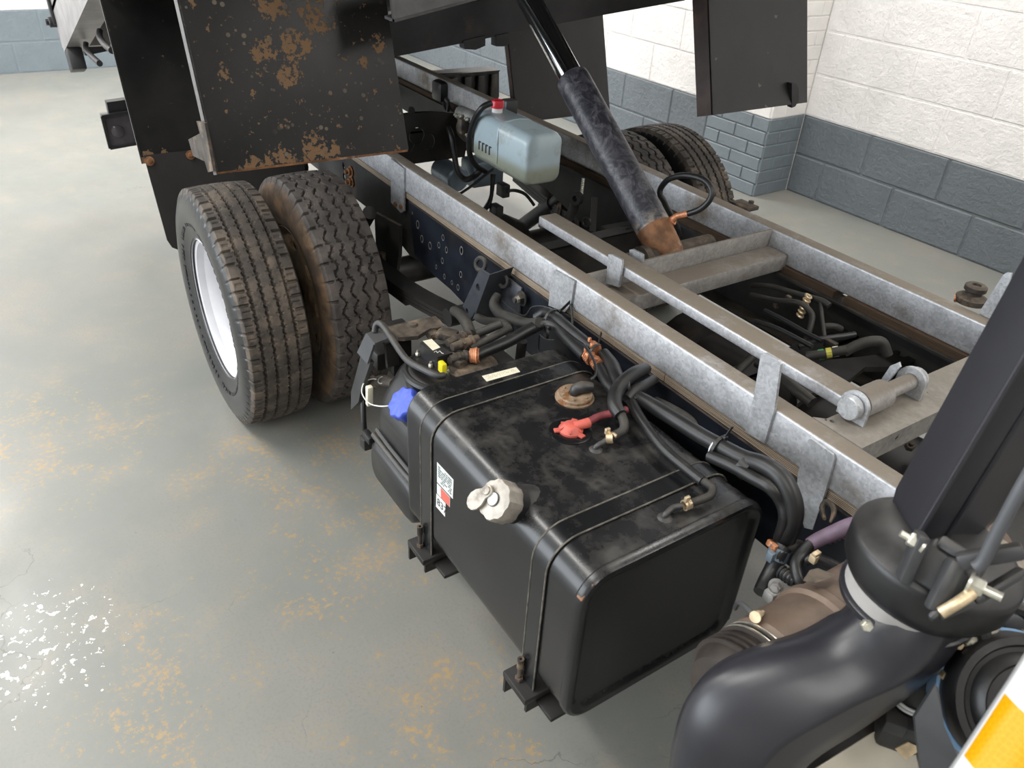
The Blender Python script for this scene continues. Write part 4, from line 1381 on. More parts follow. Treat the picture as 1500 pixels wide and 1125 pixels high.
b.rings([asec(-0.50, AX0, AX1, 0.28, 0.60, 0.03), asec(-0.66, AX0, AX1, 0.28, 0.60, 0.03), asec(-0.715, AX0, AX1, 0.28, 0.575, 0.035), asec(-0.755, AX0 + 0.003, AX1, 0.28, 0.520, 0.035), asec(-0.775, AX0 + 0.010, AX1 - 0.006, 0.285, 0.485, 0.035), asec(-0.781, AX0 + 0.022, AX1 - 0.016, 0.30, 0.465, 0.03)])
AT = b.build('additive_tank', 'plastic', T, angle=60, label='black plastic additive tank with a blue filler cap')
b = MB()
b.rings([asec(-0.60, 0.815, 1.055, 0.262, 0.380, 0.035), asec(-0.775, 0.815, 1.055, 0.262, 0.380, 0.035), asec(-0.794, 0.820, 1.050, 0.266, 0.374, 0.034), asec(-0.801, 0.832, 1.040, 0.278, 0.362, 0.03)])
b.build('lower_cover', 'plastic', AT, angle=50)
MB().tube([(0.826, -0.790, 0.386), (0.90, -0.792, 0.388), (1.00, -0.792, 0.388), (1.056, -0.790, 0.392)], 0.007, 10, 3).build('cover_rim', 'plastic_grey', AT)
MB().tube([(0.830, -0.782, 0.402), (0.90, -0.786, 0.402), (1.02, -0.786, 0.402)], 0.005, 8, 2).build('cover_seam', 'ink', AT)
cc, ca = Vector((0.988, -0.786, 0.575)), Vector((0.0, -0.70, 0.71)).normalized()
MB().lathe([(0.042, -0.055), (0.036, -0.026), (0.032, -0.022), (0.032, -0.010)], cc, ca, 28).build('filler_collar', 'plastic', AT)
rings = []
u_ = Vector((1, 0, 0))
v_ = ca.cross(u_)
for h, s in ((-0.020, 0.95), (-0.017, 1.0), (0.004, 1.0), (0.008, 0.97), (0.010, 0.90), (0.0105, 0.1)):
    rings.append([cc + ca * h + (u_ * math.cos(2 * math.pi * k / 48) + v_ * math.sin(2 * math.pi * k / 48)) * (0.0355 + 0.0024 * math.cos(2 * math.pi * k * 8 / 48)) * s for k in range(48)])
b = MB()
b.rings(rings)
b.build('additive_cap', 'blue_cap', AT, angle=40, label='blue lobed screw cap')
MB().tube([(0.962, -0.8, 0.559), (0.9386, -0.82, 0.5494), (0.8309, -0.8, 0.486), (0.744, -0.78, 0.4566), (0.7162, -0.76, 0.4641), (0.7211, -0.74, 0.4708), (0.7393, -0.73, 0.4742)], 0.0016, 6, 6).build('cap_tether', 'label', AT)
MB().torus((0.7516, -0.73, 0.4813), (0.2, -0.5, 0.8), 0.009, 0.0018, 20, 6).build('tether_ring', 'zinc', AT)
b = MB()
b.tube([(0.6938, -0.73, 0.4561), (0.7136, -0.73, 0.4533), (0.7411, -0.72, 0.4701), (0.7961, -0.72, 0.4941)], [0.008, 0.014, 0.016, 0.010], 12, 3)
b.build('breather_stub', 'grime', AT)
b = MB()
b.bar((0.7448, -0.76, 0.4687), (0.7385, -0.76, 0.41), 0.016, 0.014, (1, 0, 0), 0.003)
b.build('purge_valve', 'label_cream', AT)
b = MB()
b.tube([(0.6433, -0.73, 0.4125), (0.675, -0.75, 0.374), (0.6959, -0.76, 0.3257), (0.6996, -0.76, 0.2839)], 0.0075, 10, 4)
b.rbox((0.7588, -0.775, 0.3289), (0.045, 0.02, 0.022), 0.005)
b.rbox((0.7359, -0.77, 0.2965), (0.03, 0.03, 0.035), 0.004)
b.build('drain_hose', 'rubber', AT)
# round pump module in the tank's top
m0 = Vector((0.955, -0.672, 0.603))
b = MB()
b.lathe([(0.083, -0.025), (0.083, -0.004), (0.080, 0.0), (0.080, 0.008), (0.076, 0.012), (0.060, 0.014), (0.0005, 0.016)], m0, (0, 0, 1), 40)
b.build('pump_module', 'grime_dark', AT)
MB().torus(m0 + Vector((0, 0, 0.004)), (0, 0, 1), 0.082, 0.009, 44, 8).build('module_seal', 'rubber', AT)
b = MB()
P = [(0.8926, -0.6969, 0.652), (0.8872, -0.6684, 0.652), (0.9647, -0.6543, 0.652), (0.9645, -0.6913, 0.652)]
cbx = sum((Vector(p) for p in P), Vector()) / 4
b.plate([(p[0], p[1], 0.652) for p in P], (0, 0, -1), 0.034)
b.build('control_box', 'plastic', AT)
b = MB()
b.plate([(0.8896, -0.6877, 0.6523), (0.8915, -0.6664, 0.6523), (0.9323, -0.667, 0.6523), (0.9362, -0.6878, 0.6523)], (0, 0, 1), 0.0006)
b.build('box_label', 'label_cream', AT)
e = MB()
pa = [(0.9444, -0.6888, 0.6526), (0.9414, -0.6821, 0.6526), (0.9504, -0.6836, 0.6526), (0.9449, -0.6756, 0.6526), (0.9545, -0.6758, 0.6526), (0.9591, -0.6732, 0.6526)]
e.tube(pa, 0.0007, 5, 3)
e.build('chalk_mark', 'label', AT)
b = MB()
b.rbox((0.9821, -0.6891, 0.635), (0.022, 0.013, 0.026), 0.004)
b.build('lock_tab', 'yellow', AT, label='yellow plastic lock tab')
b = MB()
for q in ((0.8873, -0.6997, 0.618), (0.9441, -0.6971, 0.618), (0.9648, -0.6172, 0.622), (0.9806, -0.6763, 0.618)):
    b.nut(q, (0, 0, 1), 0.006, 0.007, 0.006)
b.build('module_nuts', 'zinc', AT)
for p, q in (((0.9278, -0.6473, 0.655), (0.9141, -0.5814, 0.655)), ((0.9481, -0.6467, 0.655), (0.9413, -0.576, 0.655)), ((0.9751, -0.6651, 0.645), (0.984, -0.6223, 0.648))):
    b = MB()
    p, q = Vector(p), Vector(q)
    b.tube([p, p.lerp(q, .5), q], [.009, .011, .010], 10, 2)
    b.nut(p.lerp(q, .35), q - p, .0135, .008)
    b.lathe([(.012, 0), (.0135, .002), (.0135, .006), (.012, .008)], p.lerp(q, .7), q - p, 12)
    b.build('pipe_stub', 'grime', AT)
b = MB()
b.rbox((0.9716, -0.6493, 0.635), (0.05, 0.03, 0.02), 0.006, 2, Matrix.Rotation(R(20), 3, 'Z'))
b.rbox((0.8553, -0.6067, 0.63), (0.05, 0.04, 0.02), 0.008, 2, Matrix.Rotation(R(40), 3, 'Z'))
b.rbox((0.8323, -0.632, 0.625), (0.03, 0.03, 0.02), 0.008)
b.build('caked_dirt', 'grime', AT, kind='stuff')
b = MB()
b.lathe([(0.055, 0), (0.060, 0.004), (0.060, 0.02), (0.04, 0.028), (0.001, 0.03)], (0.9811, -0.6156, 0.6), (0, 0, 1), 26)
b.build('dusty_canister', 'grime', AT)
# vent pipe over the module
MB().tube([(0.7933, -0.76, 0.6463), (0.7913, -0.755, 0.6617), (0.8029, -0.75, 0.6697), (0.8346, -0.75, 0.668), (0.9188, -0.755, 0.6559), (0.9576, -0.755, 0.6546), (1.0042, -0.75, 0.662), (1.0419, -0.735, 0.6619), (1.0438, -0.72, 0.6584)], 0.0075, 12, 6).build('vent_pipe', 'plastic_grey', AT)
# support bracket at the rear of the additive tank
b = MB()
pl = [(0.7695, -0.77, 0.6332), (0.8133, -0.77, 0.6289), (0.7678, -0.77, 0.5491), (0.7089, -0.77, 0.5496)]
b.plate([(p[0], -0.772, p[2]) for p in pl], (0, 1, 0), 0.006)
b.plate([(0.7885, -0.778, 0.645), (0.8385, -0.7809, 0.645), (0.83, -0.7385, 0.645), (0.7819, -0.7429, 0.645)], (0, 0, -1), 0.006)
bk = b.build('tank_bracket', 'bracket_grey', T)
b = MB()
pl = [(0.717, -0.77, 0.5501), (0.768, -0.77, 0.5511), (0.6916, -0.77, 0.4159), (0.6789, -0.77, 0.383), (0.6226, -0.77, 0.3244), (0.6317, -0.77, 0.3865)]
b.plate([(p[0], -0.764, p[2]) for p in pl], (0, 1, 0), 0.010)
pl2 = [(0.7255, -0.74, 0.5151), (0.7353, -0.76, 0.5264), (0.6689, -0.76, 0.4159), (0.6228, -0.74, 0.3432), (0.6942, -0.74, 0.4451)]
b.build('bracket_blade', 'plastic_grey', bk)
MB().plate([(p[0], -0.752, p[2]) for p in pl2], (0, 1, 0), 0.010).build('bracket_rib', 'bracket_grey', bk)
b = MB()
pl = [(0.7752, -0.7227, 0.64), (0.7734, -0.6621, 0.64), (0.7806, -0.5968, 0.64), (0.8072, -0.5966, 0.64), (0.8333, -0.6036, 0.64), (0.8316, -0.6208, 0.64), (0.8272, -0.6364, 0.64), (0.8451, -0.6776, 0.64), (0.8349, -0.7104, 0.64), (0.8299, -0.72, 0.64)]
b.plate([(p[0], p[1], 0.64) for p in pl], (0, 0, -1), 0.010)
b.build('top_plate', 'grime', bk)
b = MB()
b.lathe([(0.013, 0), (0.011, 0.005), (0.001, 0.006)], (0.7939, -0.6654, 0.64), (0, 0, 1), 16)
b.build('plate_stud', 'grime', bk)
b = MB()
b.box(0.73, 0.78, -0.71, -0.66, 0.50, 0.628, 0.004)
b.bar((0.789, -0.72, 0.608), (0.7958, -0.72, 0.5461), 0.03, 0.012, (1, 0, 0))
b.rbox((0.6775, -0.7, 0.501), (0.06, 0.04, 0.05), 0.006)
b.build('bracket_block', 'grime_dark', bk)

# --- hoses and wires along the frame
def hose(name, pts, r, mat='rubber', n=14, label=None, sub=6):
    return MB().tube(pts, r, n, sub).build(name, mat, T, label=label)


h1 = hose('insulated_hose', [(1.3128, -0.45, 0.6859), (1.3578, -0.45, 0.6952), (1.4328, -0.45, 0.7037), (1.5029, -0.45, 0.7104), (1.5561, -0.45, 0.7189), (1.6047, -0.45, 0.7272), (1.6429, -0.45, 0.7411), (1.6771, -0.45, 0.7428), (1.7057, -0.45, 0.7238), (1.7225, -0.45, 0.6929), (1.7236, -0.45, 0.6405)], [.014, .0145, .0148, .0148, .0145, .0155, .016, .0165, .0165, .016, .015], 'rubber', 16)
h2 = hose('insulated_hose', [(1.5504, -0.47, 0.7029), (1.6032, -0.47, 0.7163), (1.647, -0.47, 0.7231), (1.6791, -0.47, 0.7281), (1.7004, -0.46, 0.7095), (1.7154, -0.46, 0.6843), (1.7149, -0.455, 0.6356)], .011, 'rubber', 14)
h3 = hose('insulated_hose', [(0.99, -0.6188, 0.645), (0.9887, -0.5832, 0.65), (0.9838, -0.521, 0.655), (0.9756, -0.4605, 0.665), (0.9822, -0.4242, 0.675), (1.0163, -0.4125, 0.68), (1.0705, -0.4217, 0.68), (1.1497, -0.433, 0.68)], [.0125, .013, .0135, .014, .014, .0135, .0135, .0135], 'rubber', 16)
h4 = hose('insulated_hose', [(0.9297, -0.4095, 0.66), (0.9484, -0.395, 0.68), (0.9959, -0.4008, 0.69), (1.0574, -0.4056, 0.69), (1.1105, -0.4079, 0.69), (1.1481, -0.4109, 0.69)], [.012, .0135, .0135, .013, .0125, .011], 'rubber', 16)
h5 = hose('insulated_hose', [(1.1714, -0.4032, 0.69), (1.2165, -0.4175, 0.69), (1.2563, -0.4374, 0.69), (1.3013, -0.4587, 0.69)], [.013, .0155, .0155, .013], 'rubber', 16)
h6 = hose('insulated_hose', [(1.1985, -0.4345, 0.68), (1.2521, -0.4557, 0.68), (1.2826, -0.4619, 0.675), (1.3208, -0.4671, 0.675)], [.012, .0135, .0135, .012], 'rubber', 16)
h7 = hose('looped_hose', [(1.2782, -0.3803, 0.705), (1.2929, -0.4241, 0.715), (1.307, -0.466, 0.715), (1.3262, -0.5, 0.71), (1.3508, -0.5211, 0.705), (1.375, -0.5269, 0.7)], [.0125, .0145, .0145, .0145, .0142, .0128], 'rubber', 16)
h8 = hose('looped_hose', [(1.3066, -0.3813, 0.695), (1.3211, -0.4278, 0.7), (1.3264, -0.4536, 0.7), (1.3348, -0.4772, 0.695)], [.011, .0125, .0125, .011], 'rubber', 14)
h9 = hose('elbow_hose', [(1.3657, -0.5209, 0.7), (1.3899, -0.5303, 0.695), (1.4023, -0.541, 0.688), (1.4011, -0.557, 0.682), (1.3996, -0.5745, 0.678)], .0088, 'rubber_dusty', 14)
h10 = hose('return_hose', [(1.3072, -0.4478, 0.69), (1.3334, -0.4647, 0.69), (1.3706, -0.4827, 0.69), (1.4252, -0.4993, 0.688), (1.4854, -0.5114, 0.686), (1.54, -0.513, 0.685), (1.5798, -0.5126, 0.685)], [.0085, .0105, .0105, .0100, .0096, .0094, .0092], 'rubber', 14)
h11 = hose('elbow_hose', [(1.5716, -0.5126, 0.685), (1.5897, -0.5095, 0.685), (1.6013, -0.5092, 0.683), (1.6095, -0.5231, 0.68), (1.6075, -0.5461, 0.678), (1.6038, -0.5674, 0.677)], .0072, 'rubber_dusty', 14)
h12 = hose('old_hose', [(0.7502, -0.4, 0.6373), (0.7639, -0.42, 0.6212), (0.809, -0.43, 0.618), (0.881, -0.44, 0.6403), (0.9377, -0.44, 0.657), (0.9847, -0.44, 0.6838)], [.012, .0135, .014, .014, .013, .012], 'rubber_dusty', 14)
h13 = hose('old_hose', [(0.7001, -0.5, 0.5928), (0.7688, -0.52, 0.6171), (0.849, -0.55, 0.6395), (0.9016, -0.57, 0.6438)], [.012, .0135, .0135, .012], 'rubber_dusty', 14)
h14 = hose('old_hose', [(0.8853, -0.6, 0.6254), (0.8989, -0.55, 0.6408), (0.9213, -0.5, 0.6643)], .010, 'rubber_dusty', 12)
h15 = hose('old_hose', [(0.9524, -0.6, 0.6425), (0.9575, -0.55, 0.6581), (0.9582, -0.5, 0.6719)], .009, 'rubber_dusty', 12)
h16 = hose('lower_hose', [(1.3382, -0.4, 0.6667), (1.3857, -0.4, 0.6762), (1.4364, -0.4, 0.679), (1.4728, -0.42, 0.6746)], .010, 'rubber_dusty', 12)
h17 = hose('down_hose', [(0.9376, -0.45, 0.6117), (0.9351, -0.45, 0.5822), (0.9177, -0.44, 0.5213)], .012, 'rubber_dusty', 12)
h18 = hose('old_hose', [(0.7041, -0.43, 0.5575), (0.7601, -0.44, 0.5773), (0.8827, -0.46, 0.6313), (0.9185, -0.47, 0.6072)], .011, 'rubber_dusty', 12)
for nm, pts, r_ in (('wire', [(0.6424, -0.36, 0.5934), (0.7671, -0.4, 0.6296), (0.8536, -0.41, 0.6383), (0.8884, -0.41, 0.6475), (0.8998, -0.4, 0.6727), (0.94, -0.39, 0.6892), (0.9864, -0.38, 0.6874), (1.0406, -0.4, 0.6836), (1.0991, -0.42, 0.6908), (1.1522, -0.43, 0.6975)], .0022),
                    ('wire', [(1.0018, -0.45, 0.663), (1.0041, -0.45, 0.6245), (1.0292, -0.46, 0.6262)], .0018),
                    ('wire', [(1.0044, -0.45, 0.6643), (1.0286, -0.45, 0.6643), (1.0582, -0.45, 0.6778)], .0018),
                    ('wire', [(1.1465, -0.44, 0.7091), (1.1968, -0.46, 0.7164), (1.2382, -0.48, 0.7156), (1.2614, -0.5, 0.7153), (1.2622, -0.51, 0.7092)], .003),
                    ('wire', [(0.8502, -0.5, 0.5991), (0.8842, -0.5, 0.6423), (0.9186, -0.5, 0.6612), (0.9283, -0.5, 0.6516), (0.9194, -0.51, 0.6296)], .0020),
                    ('wire', [(0.9872, -0.356, 0.7121), (1.0143, -0.37, 0.693), (1.045, -0.39, 0.669)], .0035)):
    hose(nm, pts, r_, 'rubber', 8)
# copper fittings
for q, ax0 in (((1.1588, -0.4334, 0.685), (1.1863, -0.4401, 0.685)), ((1.1376, -0.4064, 0.69), (1.1627, -0.4075, 0.69)), ((1.1796, -0.4308, 0.682), (1.2066, -0.4375, 0.682))):
    a_, c_ = Vector(q), Vector(ax0)
    d_ = (c_ - a_).normalized()
    b = MB()
    for k in range(4):
        b.lathe([(0.010, 0), (0.0135, 0.001), (0.0135, 0.004), (0.010, 0.005)], a_ - d_ * 0.006 + d_ * 0.006 * k, d_, 8)
    b.rbox(a_ + d_ * 0.006 + Vector((0.004, -0.010, 0.010)), (0.010, 0.008, 0.014), 0.002)
    b.rbox(a_ - d_ * 0.004 + Vector((-0.004, -0.004, 0.014)), (0.007, 0.007, 0.012), 0.002)
    b.build('copper_joint', 'copper', T)
for q, d_, r_ in (((0.9836, -0.6185, 0.645), (0.7, 1, 0.1), .017), ((0.8249, -0.58, 0.5924), (0.6, 1, 0.2), .014)):
    b = MB()
    for k in range(5):
        b.torus(Vector(q) + Vector(d_).normalized() * 0.004 * k, d_, r_ * (0.8 + 0.2 * random.random()), 0.0028, 14, 6)
    b.build('rusty_clamp', 'copper', T)
for q, d_, r_, o_ in (((1.3991, -0.5695, 0.679), (0.9, 1.0, 0.25), .011, ((-.004, -.004, .014), (.008, .004, .010))), ((1.6039, -0.5706, 0.677), (0.1, 1, 0.1), .0095, ((0, -.002, .012), (.006, 0, .008)))):
    b = MB()
    b.lathe([(r_ - .002, -0.006), (r_, -0.006), (r_, 0.006), (r_ - .002, 0.006)], q, d_, 20, True)
    b.rbox(Vector(q) + Vector(o_[0]), (0.006, 0.010, 0.012), 0.001)
    b.rbox(Vector(q) + Vector(o_[1]), (0.010, 0.004, 0.006), 0.001)
    b.build('hose_clamp', 'brass', T)
b = MB()
b.rbox((0.8812, -0.5, 0.6036), (0.018, 0.012, 0.016), 0.002)
b.build('wire_tag', 'label_cream', T)
# cable ties
for q, d_, r_, tl in (((0.9815, -0.4029, 0.68), (1, 0.2, 0.0), .024, (0.9881, -0.3577, 0.72)), ((1.5478, -0.45, 0.7132), (1, 0.15, -0.05), .021, (1.5587, -0.44, 0.7614)), ((1.1675, -0.4225, 0.69), (1, 0.2, 0), .024, (1.1104, -0.3617, 0.7)), ((1.3085, -0.4621, 0.705), (0.3, 1, 0), .019, (1.3473, -0.4645, 0.7)), ((1.0112, -0.4383, 0.67), (0.4, 1, 0), .015, (1.0201, -0.4371, 0.69)), ((1.6149, -0.455, 0.7186), (1, 0.1, -0.2), .020, None)):
    b = MB()
    if tl is None:
        b.lathe([(r_, -0.009), (r_ + .0015, -0.009), (r_ + .0015, 0.009), (r_, 0.009)], q, d_, 22, True)
    else:
        b.lathe([(r_, -0.003), (r_ + .0015, -0.003), (r_ + .0015, 0.003), (r_, 0.003)], q, d_, 22, True)
        d2 = (Vector(tl) - Vector(q)).normalized()
        b.rbox(Vector(q) + d2 * (r_ + 0.002), (0.009, 0.009, 0.009), 0.002)
        b.bar(Vector(q) + d2 * r_, tl, 0.006, 0.0015, (1, 0, 0.3))
    b.build('cable_tie', 'plastic', T)
MB().lathe([(.0165, -0.003), (.0178, -0.003), (.0178, 0.003), (.0165, 0.003)], (1.5433, -0.45, 0.7116), (1, 0.12, -0.05), 20, True).build('white_band', 'white', T)

# --- dark pressed bracket bolted to the chassis rail
b = MB()
P = [(0.7183, -0.42, 0.7056), (0.7507, -0.42, 0.7062), (0.6671, -0.42, 0.5432), (0.5949, -0.42, 0.5254), (0.693, -0.42, 0.6875)]
P2 = [(0.7056, -0.43, 0.6968), (0.748, -0.43, 0.6998), (0.6928, -0.43, 0.5723), (0.6632, -0.43, 0.5314), (0.6121, -0.43, 0.5318)]
hl = [circ((0.6989, -0.43, 0.6423), (1, 0, 0), (0, 0, 1), 0.009, 12, 0.011), circ((0.648, -0.43, 0.5489), (1, 0, 0), (0, 0, 1), 0.007, 12, 0.009)]
b.plate([(p[0], -0.43, p[2]) for p in P2], (0, 1, 0), 0.005, hl)
x_, z_ = Vector((0.748, -0.43, 0.6998)), Vector((0.6771, -0.43, 0.5382))
b.plate([(x_.x, -0.43, x_.z), (x_.x, -0.36, x_.z + .006), (z_.x, -0.36, z_.z), (z_.x, -0.43, z_.z)], (1, 0, 0.3), 0.005)
b.box(0.70, 0.80, -0.366, -0.359, 0.56, 0.672, 0.003)
bb = b.build('tank_hanger_bracket', 'bracket_steel', T)
b = MB()
b.torus((0.6601, -0.4, 0.6848), (0.3, -1, 0.3), 0.016, 0.006, 20, 8)
b.torus((0.7388, -0.38, 0.6662), (0.3, -1, 0.3), 0.014, 0.005, 20, 8)
b.nut((0.8134, -0.37, 0.6496), (0, -1, 0), 0.014, 0.012, 0.01, 0.02)
b.nut((0.722, -0.37, 0.6431), (0, -1, 0), 0.009, 0.01, 0.006)
b.build('bracket_fasteners', 'chassis_old', bb, kind='stuff')
MB().nut((0.8162, -0.372, 0.6514), (0, -1, 0), 0.010, 0.018).build('shiny_bolt', 'zinc', bb)

# --- loom and pipes between the rails
for i, (pts, r_, m_) in enumerate((([(1.03, 0.22, 0.6503), (1.0933, 0.22, 0.6744), (1.1671, 0.22, 0.6881), (1.2404, 0.22, 0.7027), (1.2676, 0.22, 0.7004)], .0075, 'rubber_dusty'),
                                   ([(1.0672, 0.18, 0.648), (1.142, 0.18, 0.6666), (1.2103, 0.18, 0.6907), (1.2502, 0.18, 0.6832), (1.2717, 0.16, 0.6669), (1.2835, 0.14, 0.6308)], .0075, 'rubber_dusty'),
                                   ([(1.1629, 0.12, 0.6619), (1.227, 0.12, 0.6644), (1.2993, 0.12, 0.6632), (1.3383, 0.12, 0.6647)], .006, 'rubber'),
                                   ([(1.2404, 0.22, 0.7027), (1.2697, 0.2, 0.6745), (1.305, 0.18, 0.6406)], .0055, 'rubber_dusty'),
                                   ([(1.2953, 0.1, 0.6329), (1.3169, 0.14, 0.6519), (1.3454, 0.2, 0.6617), (1.3529, 0.22, 0.6639)], .008, 'rubber'),
                                   ([(1.2803, 0.2, 0.6552), (1.2961, 0.22, 0.6578), (1.3038, 0.24, 0.6489)], .008, 'rubber_dusty'),
                                   ([(1.3967, 0.12, 0.6663), (1.4099, 0.14, 0.6857), (1.4266, 0.16, 0.6996), (1.4428, 0.18, 0.6991), (1.4595, 0.19, 0.6729)], .0125, 'rubber_dusty'),
                                   ([(1.3445, 0.06, 0.6443), (1.3735, 0.09, 0.6587), (1.4008, 0.12, 0.6757)], .011, 'rubber_dusty'),
                                   ([(1.1848, 0.06, 0.6589), (1.2554, 0.06, 0.6715), (1.325, 0.06, 0.6741), (1.3539, 0.06, 0.6748)], .006, 'rubber'),
                                   ([(1.301, -0.02, 0.6834), (1.2877, -0.05, 0.6487), (1.2908, -0.1, 0.6194)], .010, 'rubber_dusty'))):
    hose('loom_pipe', pts, r_, m_, 10)
for q, m_ in (((1.3657, 0.085, 0.6541), 'green'), ((1.3765, 0.095, 0.6607), 'tape_yellow'), ((1.384, 0.108, 0.6647), 'label_cream')):
    MB().lathe([(.0112, -.006), (.0122, -.006), (.0122, .006), (.0112, .006)], q, Vector((1.4008, 0.12, 0.6757)) - Vector((1.3445, 0.06, 0.6443)), 16, True).build('tape_band', m_, T)
b = MB()
for k in range(6):
    b.torus(Vector((1.2175, 0.2, 0.7081)).lerp(Vector((1.23, 0.17, 0.6684)), k / 5), (0.3, 0.2, 1), 0.008, 0.003, 12, 6)
b.build('coil_spring', 'brass', T)
for q, sz in (((1.172, 0.19, 0.6839), (0.014, 0.010, 0.014)), ((1.1476, 0.18, 0.6556), (0.014, 0.010, 0.014)), ((1.3044, 0.14, 0.6473), (0.02, 0.014, 0.018)), ((1.349, 0.14, 0.6556), (0.03, 0.014, 0.02))):
    MB().rbox(q, sz, 0.002).build('pipe_clip', 'grime', T)
b = MB()
pts = [(1.357, 0.0266, 0.6), (1.3511, 0.1395, 0.61), (1.3798, 0.2252, 0.62), (1.4019, 0.3008, 0.62), (1.4081, 0.3609, 0.62), (1.4447, 0.3615, 0.62), (1.4602, 0.3239, 0.62), (1.4427, 0.2473, 0.61), (1.4158, 0.1986, 0.6), (1.4343, 0.1104, 0.6), (1.4274, -0.0006, 0.6), (1.441, -0.074, 0.6)]
b.plate([(p[0], p[1], 0.615) for p in pts], (0, 0, -1), 0.014, [circ((1.4236, 0.3322, 0.615), (1, 0, 0), (0, 1, 0), 0.012, 14)])
b.build('gearbox_crossmember', 'grime_dark', T)
b = MB()
b.plate([(1.3965, 0.3447, 0.63), (1.4415, 0.3607, 0.63), (1.4773, 0.3611, 0.63), (1.5019, 0.4211, 0.63), (1.4462, 0.4537, 0.63), (1.3919, 0.4224, 0.63)], (0, 0, -1), 0.008, [circ((1.4431, 0.3638, 0.63), (1, 0, 0), (0, 1, 0), 0.012, 12)])
b.build('rusty_mount', 'grime', T)
b = MB()
b.tube([(1.25, -0.22, 0.52), (1.45, -0.20, 0.54), (1.62, -0.16, 0.57), (1.75, -0.10, 0.58)], [0.02, 0.026, 0.026, 0.03], 14, 4)
b.build('exhaust_pipe', 'grime_dark', T)
b = MB()
b.rings([[Vector((x, 0.05 + r_ * math.cos(2 * math.pi * k / 20), 0.47 + r_ * math.sin(2 * math.pi * k / 20))) for k in range(20)] for x, r_ in ((0.975, 0.03), (0.977, 0.120), (0.985, 0.127), (1.07, 0.127), (1.076, 0.10), (1.30, 0.115), (1.60, 0.125), (1.9, 0.15), (2.3, 0.17))])
b.build('gearbox', 'grime_dark', T)
b = MB()
b.box(1.76, 2.3, -0.27, 0.27, 0.36, 0.575, 0.03, 3)
b.box(1.80, 2.0, -0.10, 0.12, 0.57, 0.62, 0.015)
b.cyl((1.80, -0.2, 0.59), (1.80, -0.05, 0.60), 0.025, 16, 0.003)
b.cyl((1.85, 0.12, 0.58), (1.85, 0.22, 0.61), 0.03, 16, 0.003)
b.build('engine_bellhousing', 'grime_dark', T)
MB().nut((1.661, -0.0006, 0.62), (0.3, -0.5, 1), 0.010, 0.012, 0.010).build('engine_bolt', 'grime', T)
b = MB()
b.plate([(1.33, -0.335, 0.50), (1.74, -0.335, 0.50), (1.74, -0.07, 0.53), (1.33, -0.07, 0.53)], (0, -0.1, 1), 0.004)
b.build('dark_cover_plate', 'grime_dark', T)  # added dark sheet hiding the bright floor between the rails
hose('loom_pipe', [(1.4061, -0.2, 0.7391), (1.4504, -0.2, 0.7395), (1.5043, -0.2, 0.7307), (1.5472, -0.2, 0.7248)], .012, 'rubber_dusty', 12)
# bits seen beyond the far rail
b = MB()
b.lathe([(0.034, 0), (0.034, 0.012), (0.028, 0.016), (0.018, 0.020), (0.018, 0.026), (0.024, 0.03), (0.024, 0.040), (0.020, 0.043), (0.010, 0.043), (0.009, 0.038), (0.001, 0.038)], (1.485, 0.42, 0.7652), (0, 0, 1), 28)
b.build('rubber_buffer', 'grime', T)
b = MB()
b.nut((1.4577, 0.4, 0.7662), (1, 0.4, 0.3), 0.009, 0.02, 0.01)
b.build('buffer_bolt', 'copper', T)
b = MB()
b.rbox((0.8047, 0.4, 0.7666), (0.07, 0.05, 0.012), 0.003)
b.nut((0.8269, 0.4, 0.7803), (0, 0, 1), 0.008, 0.008)
b.build('far_bracket', 'grime', T)
b = MB()
bq = [(-1.5, 0.597, 0.6464), (-1.5, 1.0236, 0.632), (-1.5, 1.031, 0.4965), (-1.5, 0.9939, 0.4415), (-1.5, 0.5962, 0.4347)]
b.plate(bq, (-1, 0, 0), 0.01)
b.box(-1.6, -1.49, bq[0][1], bq[1][1], bq[1][2], bq[1][2] + 0.006)
for k in range(5):
    y_ = bq[0][1] + (bq[1][1] - bq[0][1]) * (k + 0.7) / 5.2
    b.box(-1.50, -1.475, y_ - 0.02, y_ + 0.02, bq[2][2] - 0.05, bq[1][2] - 0.012, 0.004)
b.build('far_tail_panel', 'grime_dark', T)

# --- tipping body (tilted 18 degrees about its rear hinge)
TILT = R(18)
E1 = Vector((math.cos(TILT), 0, math.sin(TILT)))     # along the floor, forward
E3 = Vector((-math.sin(TILT), 0, math.cos(TILT)))    # up off the floor
HP0 = Vector((-1.974, -0.99, 0.7485))                        # lower rear corner of the near side rail
HP0.y = 0


def tp(l, y, h):
    return HP0 + E1 * l + Vector((0, y, 0)) + E3 * h


BROT = Matrix((E1, Vector((0, 1, 0)), E3)).transposed()


def tbox(b, l0, l1, y0, y1, h0, h1, r=0.0):
    return b.rbox(tp((l0 + l1) / 2, (y0 + y1) / 2, (h0 + h1) / 2), (l1 - l0, y1 - y0, h1 - h0), r, 2, BROT)


